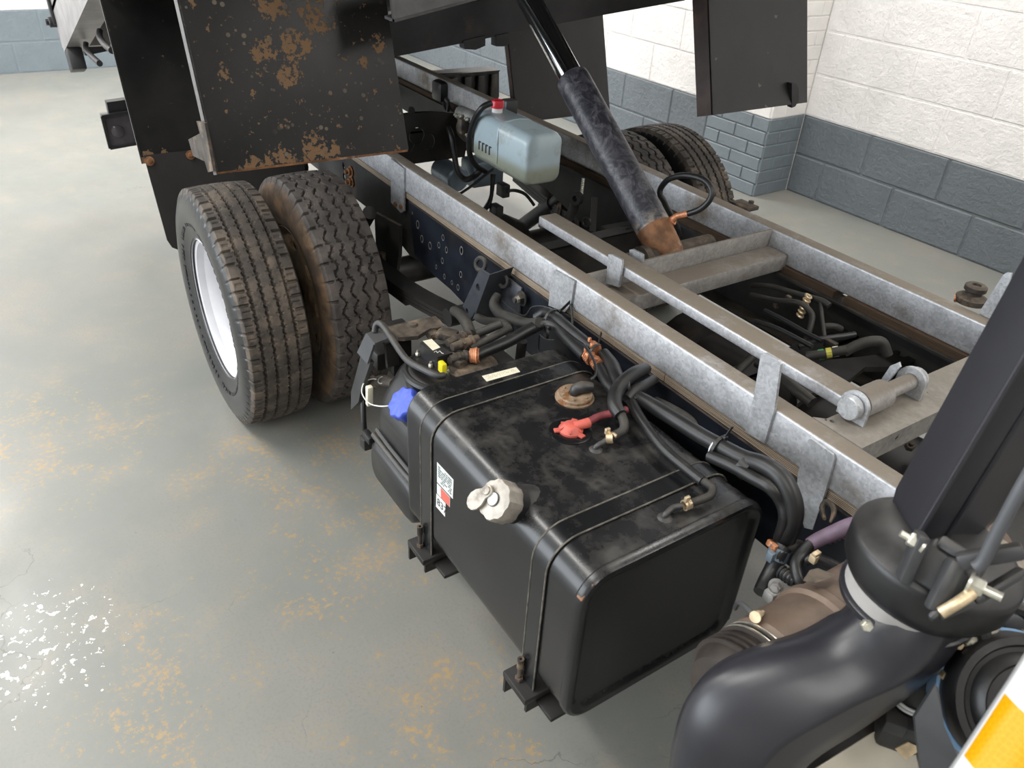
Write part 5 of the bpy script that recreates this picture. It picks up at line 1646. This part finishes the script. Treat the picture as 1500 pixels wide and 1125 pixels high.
b = MB()
tbox(b, 0.0, 3.3, -0.99, 0.99, 0.165, 0.185)
BD = b.build('tipper_body', 'body_dark', T, label='steel tipping body raised at the front')
b = MB()
b.rings([[tp(l, y, h) for y, h in ((-0.99, 0.0), (-0.90, 0.0), (-0.90, 0.030), (-0.955, 0.030), (-0.965, 0.20), (-0.99, 0.21))] for l in (0.0, 3.3)])
b.build('side_rail', 'body_steel', BD, label='bare grey steel side rail')
b = MB()
b.rings([[tp(l, y, h) for y, h in ((0.99, 0.0), (0.99, 0.21), (0.965, 0.20), (0.955, 0.030), (0.90, 0.030), (0.90, 0.0))] for l in (0.0, 3.3)])
b.build('side_rail', 'body_steel', BD)
for sy in (-1, 1):
    b = MB()
    tbox(b, 0.02, 3.3, min(sy * 0.985, sy * 0.955), max(sy * 0.985, sy * 0.955), 0.215, 0.60, 0.003)
    b.build('drop_side', 'body_steel', BD)
b = MB()
tbox(b, -0.035, -0.003, -0.99, 0.99, 0.02, 0.62, 0.004)
b.build('tailgate', 'body_steel', BD)
b = MB()
b.bar(tp(-0.006, -0.997, 0.11), tp(0.005, -0.997, 0.40), 0.012, 0.05, E1, 0.003)
b.cyl(tp(-0.01, -0.985, 0.125), tp(-0.01, -1.018, 0.125), 0.022, 16, 0.003)
b.nut(tp(-0.01, -1.018, 0.125), (0, -1, 0), 0.013, 0.012)
b.build('tailgate_hinge', 'body_dark', BD)
b = MB()
tbox(b, 0.02, 0.14, -0.99, -0.93, -0.09, -0.002, 0.004)
b.build('rear_foot', 'body_dark', BD)
# lengthwise runners, cross-bearers
for y in (-0.36, 0.36):
    b = MB()
    tbox(b, 0.05, 3.3, y - 0.03, y + 0.03, 0.02, 0.10, 0.004)
    b.build('body_runner', 'body_dark', BD)
for l in (0.35, 0.85, 1.35, 1.85, 2.85, 3.25):
    b = MB()
    tbox(b, l - 0.02, l + 0.02, -0.955, 0.955, 0.10, 0.165, 0.003)
    b.build('cross_bearer', 'body_dark', BD)
# rope hooks under the near side rail
for qs in ([(-1.6634, -0.93, 0.8369), (-1.6224, -0.94, 0.8208), (-1.4153, -0.95, 0.8334), (-1.1494, -0.96, 0.8575)], [(-1.1957, -0.93, 0.9608), (-1.1536, -0.94, 0.9473), (-1.001, -0.95, 0.949), (-0.7881, -0.96, 0.968)]):
    b = MB()
    b.tube(qs, 0.011, 10, 4)
    b.build('rope_hook', 'body_dark', BD)
b = MB()
P0_, P1_ = (-2.1185, -0.9, 0.7293), (-2.1434, -0.75, 0.7476)
b.bar(P0_, P1_, 0.05, 0.05)
b.build('rear_crossbar', 'body_dark', BD)
# beam between the front mudguards and the lighter bearer in front of it
b = MB()
L0, L1 = (0.12, -0.4075, 1.081), (0.12, 0.7127, 1.199)
L1b = (0.12, 0.3652, 1.1697)
b.plate([(0.12, L0[1] - .02, L0[2] - .002), (0.12, L1b[1], L1b[2]), (0.12, L1[1], L1[2] + .005), (0.12, L1[1], L1[2] + .16), (0.12, L0[1] - .02, L0[2] + .085)], (-1, 0, 0), 0.012)
b.build('tipping_beam', 'body_dark', BD)
for pq in ([(0.125, -0.1513, 1.1176), (0.125, -0.0774, 1.1291), (0.125, -0.0762, 1.1009), (0.125, -0.1088, 1.0913), (0.125, -0.1461, 1.0951)], [(0.125, -0.0394, 1.1274), (0.125, 0.0061, 1.133), (0.125, 0.008, 1.1025), (0.125, -0.0111, 1.0958), (0.125, -0.0378, 1.0971)]):
    MB().plate(pq, (-1, 0, 0), 0.03).build('wear_pad', 'body_dark', BD)
b = MB()
N0, N1 = (0.56, -0.579, 1.2496), (0.56, -0.3702, 1.2891)
dN = Vector(N1) - Vector(N0)
N1 = Vector(N0) + dN * 3.0
b.plate([N0, N1, N1 + Vector((-.03, 0, .10)), Vector(N0) + Vector((-.03, 0, .10))], (-1, 0, 0), 0.010)
b.plate([N0, N1, N1 + Vector((-.05, 0, 0.0)), Vector(N0) + Vector((-.05, 0, .0))], (0, 0, 1), 0.006)
b.build('front_bearer', 'bearer', BD)
b = MB()
for y in (0.16, 0.40):
    b.box(0.095, 0.112, y - 0.03, y + 0.03, 1.22, 1.62)
b.build('beam_hanger', 'body_dark', BD, kind='stuff')
b = MB()
for y in (-0.38, 0.10):
    b.box(0.520, 0.535, y - 0.03, y + 0.03, 1.36, 1.76)
b.build('bearer_hanger', 'body_dark', BD, kind='stuff')
b = MB()
b.lathe([(0.045, 0), (0.045, 0.16)], (0.06, -0.08, 1.365), (0, 1, 0), 20)
b.build('ram_head_bush', 'body_dark', BD)

# --- mudguard sheets hanging from the body


def sheet(name, mat, y0, y1, x0, z0, up, outer_flange, label=None, wid=0.035, th=0.004, top=0.62, rear=1):
    """flat sheet, lower edge at (x0, z0), rising along the body's tilt for `up` metres; folded flange on the outer edge"""
    d = Vector((-math.sin(TILT), 0, math.cos(TILT)))
    p = [Vector((x0, y0, z0)), Vector((x0, y1, z0)), Vector((x0, y1, z0)) + d * up, Vector((x0, y0, z0)) + d * up]
    n = Vector((-math.cos(TILT), 0, -math.sin(TILT)))
    b = MB()
    b.plate(p, n, th)
    o = b.build(name, mat, T, label=label)
    yo = outer_flange
    e = MB()
    s = 1 if yo == max(y0, y1) else -1
    q = [Vector((x0, yo, z0)), Vector((x0, yo, z0)) + d * up, Vector((x0, yo, z0)) + d * up + n * wid, Vector((x0, yo, z0)) + n * wid]
    e.plate(q, (0, -s, 0), 0.004)
    e.build('edge_flange', 'flap_edge' if y0 < 0 else 'flange_brown', o)
    return o


FR = sheet('mudguard_sheet', 'flap_front', -0.98, -0.512, 0.483, 0.944, 0.75, -0.98, 'black mudguard sheet blotched with rust, nearest the camera')
e = MB()
e.plate([(0.484, -0.9802, 0.9458), (0.484, -0.5158, 0.9405), (0.484, -0.5157, 0.9456), (0.484, -0.9795, 0.9503)], (1, 0, 0), 0.001)
e.build('rusty_lower_edge', 'ram_rust', FR)
lamp_pts = [(0.4118, -0.985, 1.043), (0.4843, -0.985, 1.057), (0.4972, -0.985, 0.9581), (0.4442, -0.985, 0.9389), (0.4282, -0.985, 0.9588), (0.3195, -0.985, 0.9398), (0.2979, -0.985, 0.9722), (0.4255, -0.985, 1.02)]
e = MB()
e.plate([(p[0], -0.984, p[2]) for p in lamp_pts], (0, -1, 0), 0.006)
e.build('side_lug', 'grime', FR)
RRs = sheet('mudguard_sheet', 'flap_rear', -0.98, -0.40, -0.516, 0.672, 0.75, -0.98, 'black rear mudguard sheet behind the near twin wheels', 0.012)
b = MB()
d = Vector((-math.sin(TILT), 0, math.cos(TILT)))
p0, p1 = Vector((-0.51, -0.9837, 0.6923)), Vector((-0.4, -0.9666, 0.4328))
pts = [Vector((-.512, -0.97, .700)), Vector((-.512, -0.45, .700)), Vector((-.43, -0.45, .46)), Vector((-.405, -0.93, .40)), Vector((-.41, -0.955, .415)), Vector((-.42, -0.965, .44))]
nn = (pts[1] - pts[0]).cross(pts[3] - pts[0]).normalized()
base = pts[0]
pts = [p - nn * (p - base).dot(nn) for p in pts]
b.plate(pts, nn, 0.008)
mf = b.build('mud_flap', 'mudrubber', T, label='rubber mud flap below the rear mudguard sheet')
for q in ((-0.5, -0.9583, 0.6831), (-0.5, -0.8287, 0.6876)):
    MB().nut(q, (1, 0, 0.3), 0.009, 0.006, 0.003, 0.015).build('flap_bolt', 'ram_rust', mf)
sheet('mudguard_sheet', 'flap_plain', 0.532, 0.985, 0.50, 0.935, 0.75, 0.532, 'plain black mudguard sheet hanging by the far wall', 0.065)
FLs = bpy.data.objects[T.children[-1].name]
e = MB()
e.plate([(0.5, 0.88, 1.0051), (0.5, 0.9018, 1.0013), (0.5, 0.9219, 0.9846), (0.5, 0.937, 0.946), (0.5, 0.927, 0.9268), (0.5, 0.9108, 0.9237)], (-1, 0, 0), 0.02)
e.build('side_lug', 'body_dark', FLs)
sheet('mudguard_sheet', 'flap_plain', 0.485, 0.985, -0.51, 0.66, 0.75, 0.485, 'dark far rear mudguard sheet behind the ram', 0.03)
# rear lamp beside the near wheel
b = MB()
lx = -2.0
P = [(-2, -0.8608, 0.5122), (-2, -0.7506, 0.5187), (-2, -0.7512, 0.3894), (-2, -0.8605, 0.3841)]
b.plate(P, (-1, 0, 0), 0.05)
b.bar(Vector(P[2]) + Vector((-0.03, -0.02, 0)), (-1.93, -0.34, 0.58), 0.04, 0.04)
b.build('lamp_bracket', 'plastic', T)
b = MB()
P = [(-1.99, -0.8957, 0.4545), (-1.99, -0.7512, 0.4636), (-1.99, -0.7494, 0.3119), (-1.99, -0.8918, 0.3013)]
c_ = sum((Vector(p) for p in P), Vector()) / 4
b.plate(P, (-1, 0, 0), 0.06)
rl = b.build('rear_lamp', 'lamp', T)
b = MB()
for i in range(4):
    b.bar(P[i], P[(i + 1) % 4], 0.012, 0.02, (1, 0, 0))
b.build('lamp_rim', 'plastic', rl)
MB().lathe([(0.03, 0), (0.028, 0.006), (0.015, 0.012), (0.001, 0.013)], c_ + Vector((0, -0.02, -0.005)), (1, 0, 0), 20).build('lamp_lens', 'lamp', rl)

# ---------------------------------------------------------------- behind the cab: air intake, filters, coolant
FACE = Vector((0.60, -0.58, 0.55)).normalized()
pairs = [((1.9528, -0.6773, 0.8347), (2.032, -0.5791, 0.8221)), ((1.951, -0.6954, 0.821), (2.0347, -0.596, 0.804)), ((1.9359, -0.7236, 0.7969), (2.032, -0.6365, 0.7627)), ((1.9085, -0.7685, 0.7734), (2.0207, -0.694, 0.7172)),
         ((1.8873, -0.8133, 0.7422), (2.0073, -0.7334, 0.6812)), ((1.883, -0.8439, 0.7026), (2.0018, -0.753, 0.6526)), ((1.8901, -0.8587, 0.6443), (2.0014, -0.7565, 0.6135)), ((1.9093, -0.871, 0.5732), (2.0137, -0.7644, 0.5549)), ((1.9433, -0.8788, 0.451), (2.0401, -0.7665, 0.4471))]
SEC = [(-1.0, 0.0), (-0.96, 0.30), (-0.80, 0.52), (-0.50, 0.72), (-0.15, 0.89), (0.08, 0.98), (0.15, 0.99), (0.21, 0.945), (0.60, 0.64), (0.90, 0.40), (1.0, 0.18), (0.97, -0.25), (0.7, -0.75), (0.2, -0.95), (-0.4, -0.9), (-0.85, -0.5)]
rings = []
Cs = [(Vector(l) + Vector(r_)) / 2 for l, r_ in pairs]
As = [(Vector(r_) - Vector(l)) / 2 for l, r_ in pairs]
sub = 4
Cs2, _ = spline(Cs, [0] * len(Cs), sub)
As2, _ = spline(As, [0] * len(As), sub)
for i, (c_, a_) in enumerate(zip(Cs2, As2)):
    f = i / (len(Cs2) - 1)
    t_ = (Cs2[min(i + 1, len(Cs2) - 1)] - Cs2[max(i - 1, 0)]).normalized()
    n_ = a_.cross(t_).normalized()
    if n_.dot(FACE) < 0:
        n_ = -n_
    k_ = min(1.0, i / 10)
    th = 0.066
    ring = []
    for j, (s, h) in enumerate(SEC):
        rr = math.hypot(s, h)
        sr_, hr_ = s / rr, h / rr
        ring.append(c_ + a_ * (s * k_ + sr_ * (1 - k_)) + n_ * th * (h * k_ + hr_ * (1 - k_)))
    rings.append(ring)
b = MB()
b.rings(rings)
AD = b.build('air_intake_duct', 'plastic_fg', T, angle=48, label='smooth black moulded air intake duct')
MB().nut((1.9864, -0.7106, 0.8638), FACE, 0.0065, 0.008, 0.003).build('duct_screw', 'zinc', AD)
P0 = Vector((1.979, -0.616, 0.855))
MB().lathe([(0.064, -0.02), (0.0745, -0.012), (0.0755, -0.004), (0.072, -0.001), (0.060, 0.0)], P0, (0, 0, 1), 48, True).build('duct_lip', 'plastic_fg', AD)
MB().lathe([(0.060, -0.006), (0.0705, -0.004), (0.0705, 0.020), (0.060, 0.022)], P0, (0, 0, 1), 48, True).build('grey_seal', 'ring_grey', AD, label='pale grey sealing ring')
b = MB()
b.lathe([(0.070, 0.008), (0.0750, 0.008), (0.083, 0.018), (0.0915, 0.034), (0.0930, 0.060), (0.0925, 0.066), (0.0900, 0.0695), (0.062, 0.090), (0.02, 0.092), (0.0005, 0.092)], P0 + Vector((0.003, 0.006, 0)), (0.02, 0.10, 1), 56)
CU = b.build('intake_collar', 'plastic', T, angle=34, label='flared black rubber collar')
b = MB()
b.rbox(Vector((1.9965, -0.6626, 0.9571)), (0.02, 0.02, 0.05), 0.004)
# upright intake stack
secb = [(1.9148, -0.6035, 0.955), (1.946, -0.6269, 0.945), (1.9716, -0.6409, 0.945), (1.9815, -0.628, 0.943), (1.9855, -0.6039, 0.945), (2.003, -.560, .95), (2.000, -.515, .95), (1.985, -.475, .95), (1.945, -.460, .95), (1.915, -.475, .95), (1.898, -.520, .95)]
sh = Vector((0.004, 0.060, 0.29))
cen = sum((Vector(p) for p in secb), Vector()) / len(secb)
rings = []
for k, (f, s) in enumerate(((-0.10, 0.86), (-0.03, 0.95), (0.02, 1.0), (1.0, 1.04), (2.4, 1.08))):
    rings.append([cen + (Vector(p) - cen) * s + sh * f for p in secb])
b = MB()
b.rings(rings)
SK = b.build('intake_stack', 'plastic_fg', T, angle=32, label='tall black upright air intake stack')
b = MB()
for k in (2, 4):
    p_ = [cen + (Vector(secb[k]) - cen) * 1.02 + sh * f for f in (-0.02, 1.0, 2.3)]
    b.tube(p_, 0.0035, 8, 2)
b.build('stack_rib', 'plastic_fg', SK)
# clamp frame with bolts
FR_ = MB()
def q3(px):
    return Vector(px)
FRAME = MB()
FRAME.bar((1.9919, -0.6879, 0.9953), (1.9992, -0.7054, 0.9436), 0.012, 0.022, FACE, 0.003)
FRAME.bar((1.9951, -0.6735, 0.9584), (2.0469, -0.6598, 0.9515), 0.050, 0.022, FACE, 0.004)
FRAME.bar((2.0016, -0.6668, 0.9836), (2.0358, -0.6617, 0.9819), 0.014, 0.016, FACE, 0.003)
FRAME.bar((2.0278, -0.6791, 0.9857), (2.0381, -0.7089, 0.9376), 0.016, 0.018, FACE, 0.004)
FRAME.bar((2.0381, -0.7089, 0.9376), (2.0464, -0.7092, 0.9361), 0.016, 0.018, FACE, 0.004)
FRAME.bar((2.0285, -0.6795, 0.9845), (2.0665, -0.6496, 1.0181), 0.016, 0.018, FACE, 0.004)
FRAME.bar((2.0564, -0.6766, 0.9522), (2.0434, -0.7093, 0.9361), 0.010, 0.016, FACE, 0.004)
FRAME.bar((2.0705, -0.6304, 0.9844), (2.0564, -0.6766, 0.9522), 0.010, 0.016, FACE, 0.004)
IF = FRAME.build('intake_clamp_frame', 'plastic_grey', T)
MB().tube([(2.0428, -0.6562, 1.1421), (2.0443, -0.6676, 1.0937), (2.0464, -0.6753, 1.0389), (2.0488, -0.6808, 1.0036), (2.0465, -0.6846, 0.9941)], 0.0065, 12, 4).build('support_rod', 'bracket_grey', IF)
for q, ax0, r_, h_, st_ in (((1.998, -0.6912, 0.9849), (1.9826, -0.6984, 0.9887), .0075, .012, .009), ((2.0469, -0.6847, 0.9753), (2.0648, -0.6794, 0.9758), .0095, .012, .016)):
    b = MB()
    d_ = (Vector(ax0) - Vector(q)).normalized()
    b.nut(q, d_, r_, h_, st_, r_ * 1.35)
    b.build('frame_bolt', 'zinc', IF)
b = MB()
b.tube([(2.0473, -0.7155, 0.9478), (2.0527, -0.7038, 0.9604), (2.0559, -0.6881, 0.9702)], 0.006, 10, 2)
b.build('brass_rod', 'brass', IF)
# exhaust after-treatment can beneath the duct
o = Vector((1.90, -0.635, 0.65))
axd = Vector((0.03, 1, 0.02)).normalized()
b = MB()
b.lathe([(0.04, 0.0), (0.074, 0.004), (0.080, 0.012), (0.080, 0.10), (0.085, 0.106), (0.085, 0.120), (0.080, 0.126), (0.080, 0.34), (0.06, 0.37), (0.05, 0.5)], o + axd * -0.070 + Vector((0, 0, 0.010)), axd, 44)
EX = b.build('exhaust_can', 'exhaust', T, angle=30, label='brown heat-stained exhaust canister')
for k in range(4):
    MB().lathe([(0.076, 0), (0.081, 0.001), (0.081, 0.0025), (0.076, 0.0035)], o + axd * (-0.086 + 0.005 * k) + Vector((0, 0, 0.008)), axd, 44, True).build('clamp_band', 'zinc' if k % 2 else 'exhaust_dark', EX)
b = MB()
b.lathe([(0.0005, -0.150), (0.04, -0.147), (0.066, -0.138), (0.078, -0.118), (0.081, -0.075), (0.081, -0.070), (0.074, -0.06)], o, axd, 40)
b.build('canister_end', 'exhaust_dark', EX)
for k in range(3):
    MB().lathe([(0.078, 0), (0.0835, 0.001), (0.0835, 0.004), (0.078, 0.005)], o + axd * (-0.118 + 0.010 * k), axd, 44, True).build('end_ring', 'exhaust_dark', EX)
b = MB()
b.tube([(1.8115, -0.6814, 0.6972), (1.8181, -0.6905, 0.7175), (1.8246, -0.6921, 0.7262), (1.8446, -0.6974, 0.7332), (1.8586, -0.6973, 0.734)], 0.0035, 8, 4)
b.build('wire_loop', 'plastic_grey', EX)
b = MB()
b.nut((1.8547, -0.7014, 0.7352), Vector((1.8478, -0.6649, 0.7212)) - Vector((1.8547, -0.7014, 0.7352)), 0.006, 0.014, 0.008, 0.008)
b.build('band_bolt', 'brass', EX)
b = MB()
b.plate([(1.8475, -0.5996, 0.7424), (1.8386, -0.5733, 0.7402), (1.8399, -0.5554, 0.736), (1.8641, -0.5537, 0.7438), (1.8631, -0.5739, 0.7456), (1.8601, -0.5969, 0.7473)], FACE, 0.004)
b.build('shield_tab', 'grime', EX)
# pipes joining above the canister
hose('junction_hose', [(1.7339, -0.47, 0.6439), (1.7361, -0.48, 0.6323), (1.7402, -0.49, 0.6098), (1.7466, -0.51, 0.5947), (1.7548, -0.53, 0.5881)], [.0145, .0145, .0142, .0135, .012], 'rubber', 14)
hose('junction_hose', [(1.7224, -0.46, 0.6162), (1.7262, -0.44, 0.619), (1.7296, -0.42, 0.615), (1.7403, -0.41, 0.6098)], .0115, 'rubber_dusty', 12)
hose('junction_hose', [(1.7652, -0.45, 0.6672), (1.7667, -0.47, 0.6544), (1.7746, -0.49, 0.6475), (1.7897, -0.5, 0.6392), (1.7986, -0.5, 0.6323)], .0095, 'rubber', 12)
hose('purple_conduit', [(1.7639, -0.45, 0.663), (1.7705, -0.44, 0.6758), (1.7843, -0.43, 0.6976), (1.7987, -0.42, 0.7194), (1.812, -0.4, 0.7282)], [.011, .012, .0125, .0125, .0125], 'purple_hose', 14, 'dusty purple taped conduit')
b = MB()
for k in range(6):
    f = 0.25 + 0.11 * k
    p_, q_2 = Vector((1.7671, -0.44, 0.6699)), Vector((1.8056, -0.41, 0.7247))
    b.torus(p_.lerp(q_2, f), q_2 - p_, 0.0122, 0.0012, 16, 5)
b.build('tape_wrap', 'purple_hose', T)
b = MB()
b.lathe([(.0155, -.010), (.0175, -.010), (.0175, .010), (.0155, .010)], (1.7335, -0.478, 0.6305), Vector((1.7402, -0.49, 0.6098)) - Vector((1.7339, -0.47, 0.6439)), 20, True)
b.rbox((1.7349, -0.5, 0.6369), (0.012, 0.010, 0.020), 0.002)
b.build('spring_clamp', 'steel_blue', T)
b = MB()
b.lathe([(.013, -.006), (.0165, -.004), (.0165, .004), (.013, .006)], (1.7214, -0.47, 0.633), Vector((1.7402, -0.49, 0.6098)) - Vector((1.7339, -0.47, 0.6439)), 12, True)
b.rbox((1.73, -0.49, 0.6475), (0.010, 0.008, 0.014), 0.002)
b.build('copper_joint', 'copper', T)
hose('sensor_pipe', [(1.7769, -0.47, 0.6482), (1.7859, -0.46, 0.6572), (1.8042, -0.45, 0.6579), (1.8237, -0.44, 0.6538)], .009, 'rubber', 12)
b = MB()
b.rbox((1.7902, -0.475, 0.6688), (0.012, 0.010, 0.016), 0.002)
b.rbox((1.7916, -0.475, 0.6805), (0.008, 0.014, 0.006), 0.001)
b.build('pipe_clamp', 'brass', T)
b = MB()
b.tube([(1.7612, -0.5, 0.6251), (1.7746, -0.5, 0.6267), (1.7888, -0.5, 0.6292)], [.009, .011, .009], 10, 3)
for k in range(5):
    b.torus(Vector((1.7612, -0.5, 0.6251)).lerp(Vector((1.7888, -0.5, 0.6292)), k / 4), Vector((1.7888, -0.5, 0.6292)) - Vector((1.7612, -0.5, 0.6251)), 0.0105, 0.002, 12, 5)
b.build('corrugated_sleeve', 'plastic_grey', T)
b = MB()
b.nut((1.7762, -0.53, 0.6245), (0.4, -0.8, 0.5), 0.009, 0.014, 0.004, 0.012)
b.rbox((1.7739, -0.53, 0.6004), (0.02, 0.02, 0.02), 0.003)
b.build('sensor_body', 'hub', T)
b = MB()
pts = [(1.7474, -0.4, 0.6825), (1.727, -0.38, 0.6797), (1.7268, -0.37, 0.6902), (1.7477, -0.38, 0.6917), (1.7579, -0.4, 0.6836)]
b.tube(pts, [0.003, .005, .006, .005, .002], 8, 3)
b.build('rusty_clip', 'grime', T)
# washer bottle, air-cleaner, elbow, strap and cab corner at the lower right
WB = [(2.0043, -0.7238, 0.6204), (2.0213, -0.6537, 0.6607), (2.024, -0.6444, 0.6655), (2.0327, -0.6327, 0.6649), (2.0696, -0.6231, 0.6638), (2.0886, -0.6337, 0.649), (2.1009, -0.6609, 0.6099), (2.0267, -0.7455, 0.5735)]
b = MB()
topf = FACE
rings = []
for h, s in ((-0.14, 1.0), (-0.012, 1.0), (-0.004, 0.98), (0.0, 0.93)):
    cw = sum((Vector(p) for p in WB), Vector()) / len(WB)
    rings.append([cw + (Vector(p) - cw) * s + Vector((0.1, -0.2, 1)).normalized() * h for p in WB])
b.rings(rings)
WBo = b.build('washer_bottle', 'beige', T, angle=60, label='beige plastic fluid bottle')
b = MB()
b.plate([(2.053, -0.6506, 0.6695), (2.0589, -0.6384, 0.6819), (2.0729, -0.6307, 0.6805), (2.0676, -0.6468, 0.6637)], FACE, 0.002)
b.build('bottle_recess', 'brass', WBo)
b = MB()
cA = Vector((2.1266, -0.5922, 0.8021))
aA = Vector((0.52, -0.50, 0.70)).normalized()
b.lathe([(0.070, -0.16), (0.070, -0.035), (0.076, -0.032), (0.078, -0.026), (0.078, 0.0), (0.074, 0.006), (0.066, 0.007), (0.063, 0.003), (0.058, 0.003), (0.054, 0.012), (0.048, 0.017), (0.044, 0.012), (0.036, 0.013), (0.028, 0.022), (0.001, 0.026)], cA, aA, 52)
AC = b.build('air_cleaner', 'plastic', T, angle=40, label='ribbed round black air cleaner housing')
MB().lathe([(0.070, -0.060), (0.0795, -0.058), (0.0805, -0.030), (0.070, -0.027)], cA, aA, 52, True).build('blue_band', 'blue_filter', AC, label='pale blue band')
b = MB()
b.torus(Vector((2.0746, -0.5646, 0.8547)), FACE, 0.028, 0.008, 24, 8)
b.build('housing_loop', 'plastic', AC)
hose('elbow_pipe', [(2.0347, -0.6125, 0.6802), (2.0323, -0.6084, 0.705), (2.0319, -0.6091, 0.7322), (2.0294, -0.6019, 0.7508), (2.0296, -0.5798, 0.7516), (2.0343, -0.541, 0.7251)], [.020, .022, .024, .026, .026, .025], 'rubber', 20)
for dd in (0, 0.006):
    MB().lathe([(.0235, -.0018), (.0252, -.0018), (.0252, .0018), (.0235, .0018)], Vector((2.033, -0.61, 0.7208)) + (Vector((2.0323, -0.6084, 0.705)) - Vector((2.0319, -0.6091, 0.7322))).normalized() * dd, Vector((2.0323, -0.6084, 0.705)) - Vector((2.0319, -0.6091, 0.7322)), 24, True).build('elbow_band', 'white', T)
b = MB()
b.plate([(2.0594, -0.669, 0.8186), (2.0625, -0.6672, 0.8162), (2.0883, -0.6809, 0.7903), (2.1167, -0.6852, 0.7694), (2.1325, -0.6904, 0.7451), (2.1072, -0.7091, 0.7238), (2.0716, -0.6924, 0.7646), (2.0626, -0.6893, 0.7785)], FACE, 0.006)
b.build('rubber_strap', 'plastic_grey', T)
b = MB()
b.rbox((2.0415, -0.6267, 0.6775), (0.05, 0.04, 0.05), 0.008, 2, Matrix.Rotation(R(35), 3, 'Z'))
b.rbox((2.0394, -0.6466, 0.699), (0.025, 0.02, 0.02), 0.003, 2, Matrix.Rotation(R(35), 3, 'Z'))
b.build('wiring_plug', 'plastic_grey', T)
b = MB()
b.rbox((2.003, -0.5819, 0.71), (0.04, 0.03, 0.025), 0.006, 2, Matrix.Rotation(R(35), 3, 'Z'))
b.build('hose_clip', 'plastic', T)
b = MB()
b.plate([(2.0271, -0.4991, 0.7891), (2.033, -0.4685, 0.8086), (2.0638, -0.4446, 0.8277), (2.0748, -0.4505, 0.8088), (2.0582, -0.4807, 0.7847), (2.0435, -0.5128, 0.7567), (2.0297, -0.5295, 0.7591)], FACE, 0.006)
b.build('cab_mount_plate', 'chassis', T)
b = MB()
b.plate([(2.0353, -0.5072, 0.8174), (2.035, -0.4958, 0.8277), (2.0636, -0.4715, 0.8407), (2.068, -0.4739, 0.8332)], FACE, 0.003)
b.build('mount_flange', 'steel_blue', T)
for q, r_ in (((2.0496, -0.57, 0.8446), .015), ((2.0511, -0.5876, 0.8274), .012)):
    b = MB()
    b.lathe([(r_ * 1.1, 0), (r_ * 1.1, 0.003), (r_, 0.004)], q, FACE, 20)
    b.nut(Vector(q) + FACE * 0.003, FACE, r_ * 0.9, 0.011, 0.0)
    b.lathe([(r_ * 0.45, 0.010), (r_ * 0.45, 0.015), (r_ * 0.3, 0.015)], Vector(q) + FACE * 0.003, FACE, 12)
    b.build('mount_bolt', 'zinc', T)
b = MB()
b.nut((2.0416, -0.603, 0.8258), FACE, .007, .012, .004)
b.nut((2.0531, -0.6233, 0.7936), FACE, .006, .010)
b.build('small_bolts', 'brass', T)
# dark lower fairing below the collar, down behind the washer bottle
b = MB()
b.lathe([(0.09, 0.0), (0.13, 0.03), (0.14, 0.10), (0.14, 0.18)], (1.9715, -0.515, 0.4799), (0, 0, -1), 28)
b.build('expansion_housing', 'grime_dark', T)
# white cab corner with a reflective yellow band
ed = [(2.1483, -0.8774, 0.9624), (2.1469, -0.8669, 0.9733), (2.1431, -0.8428, 0.9992), (2.139, -0.8174, 1.0265), (2.1359, -0.8004, 1.0454), (2.1315, -0.7815, 1.0674)]
rings = []
dv = [Vector((0.0, 0.0, 0.0)), Vector((0.006, -0.018, 0.012)), Vector((0.020, -0.030, 0.020)), Vector((0.040, -0.034, 0.022)), Vector((0.075, -0.030, 0.012)), Vector((0.12, -0.02, -0.005)), Vector((0.16, 0.0, -0.03)), Vector((0.05, 0.06, -0.05))]
ed2, _ = spline([Vector(p) for p in ed], [0] * 6, 4)


def crn(e_, g):
    return [e_ + v * (1 + g) for v in dv]


b = MB()
b.rings([crn(e_, 0) for e_ in ed2])
CB = b.build('cab_corner', 'white_paint', T, angle=60, label='white painted rear corner of the cab')
b = MB()
i0, i1 = 5, 11
b.rings([[p + (p - e_) * 0.0 + Vector((0.0006, -0.0012, 0.001)) for p in crn(e_, 0.01)][:7] + [e_ + Vector((0.03, 0.02, -0.02))] for e_ in ed2[i0:i1 + 1]])
b.build('reflective_tape', 'hex', CB, angle=60, label='yellow honeycomb reflective tape')
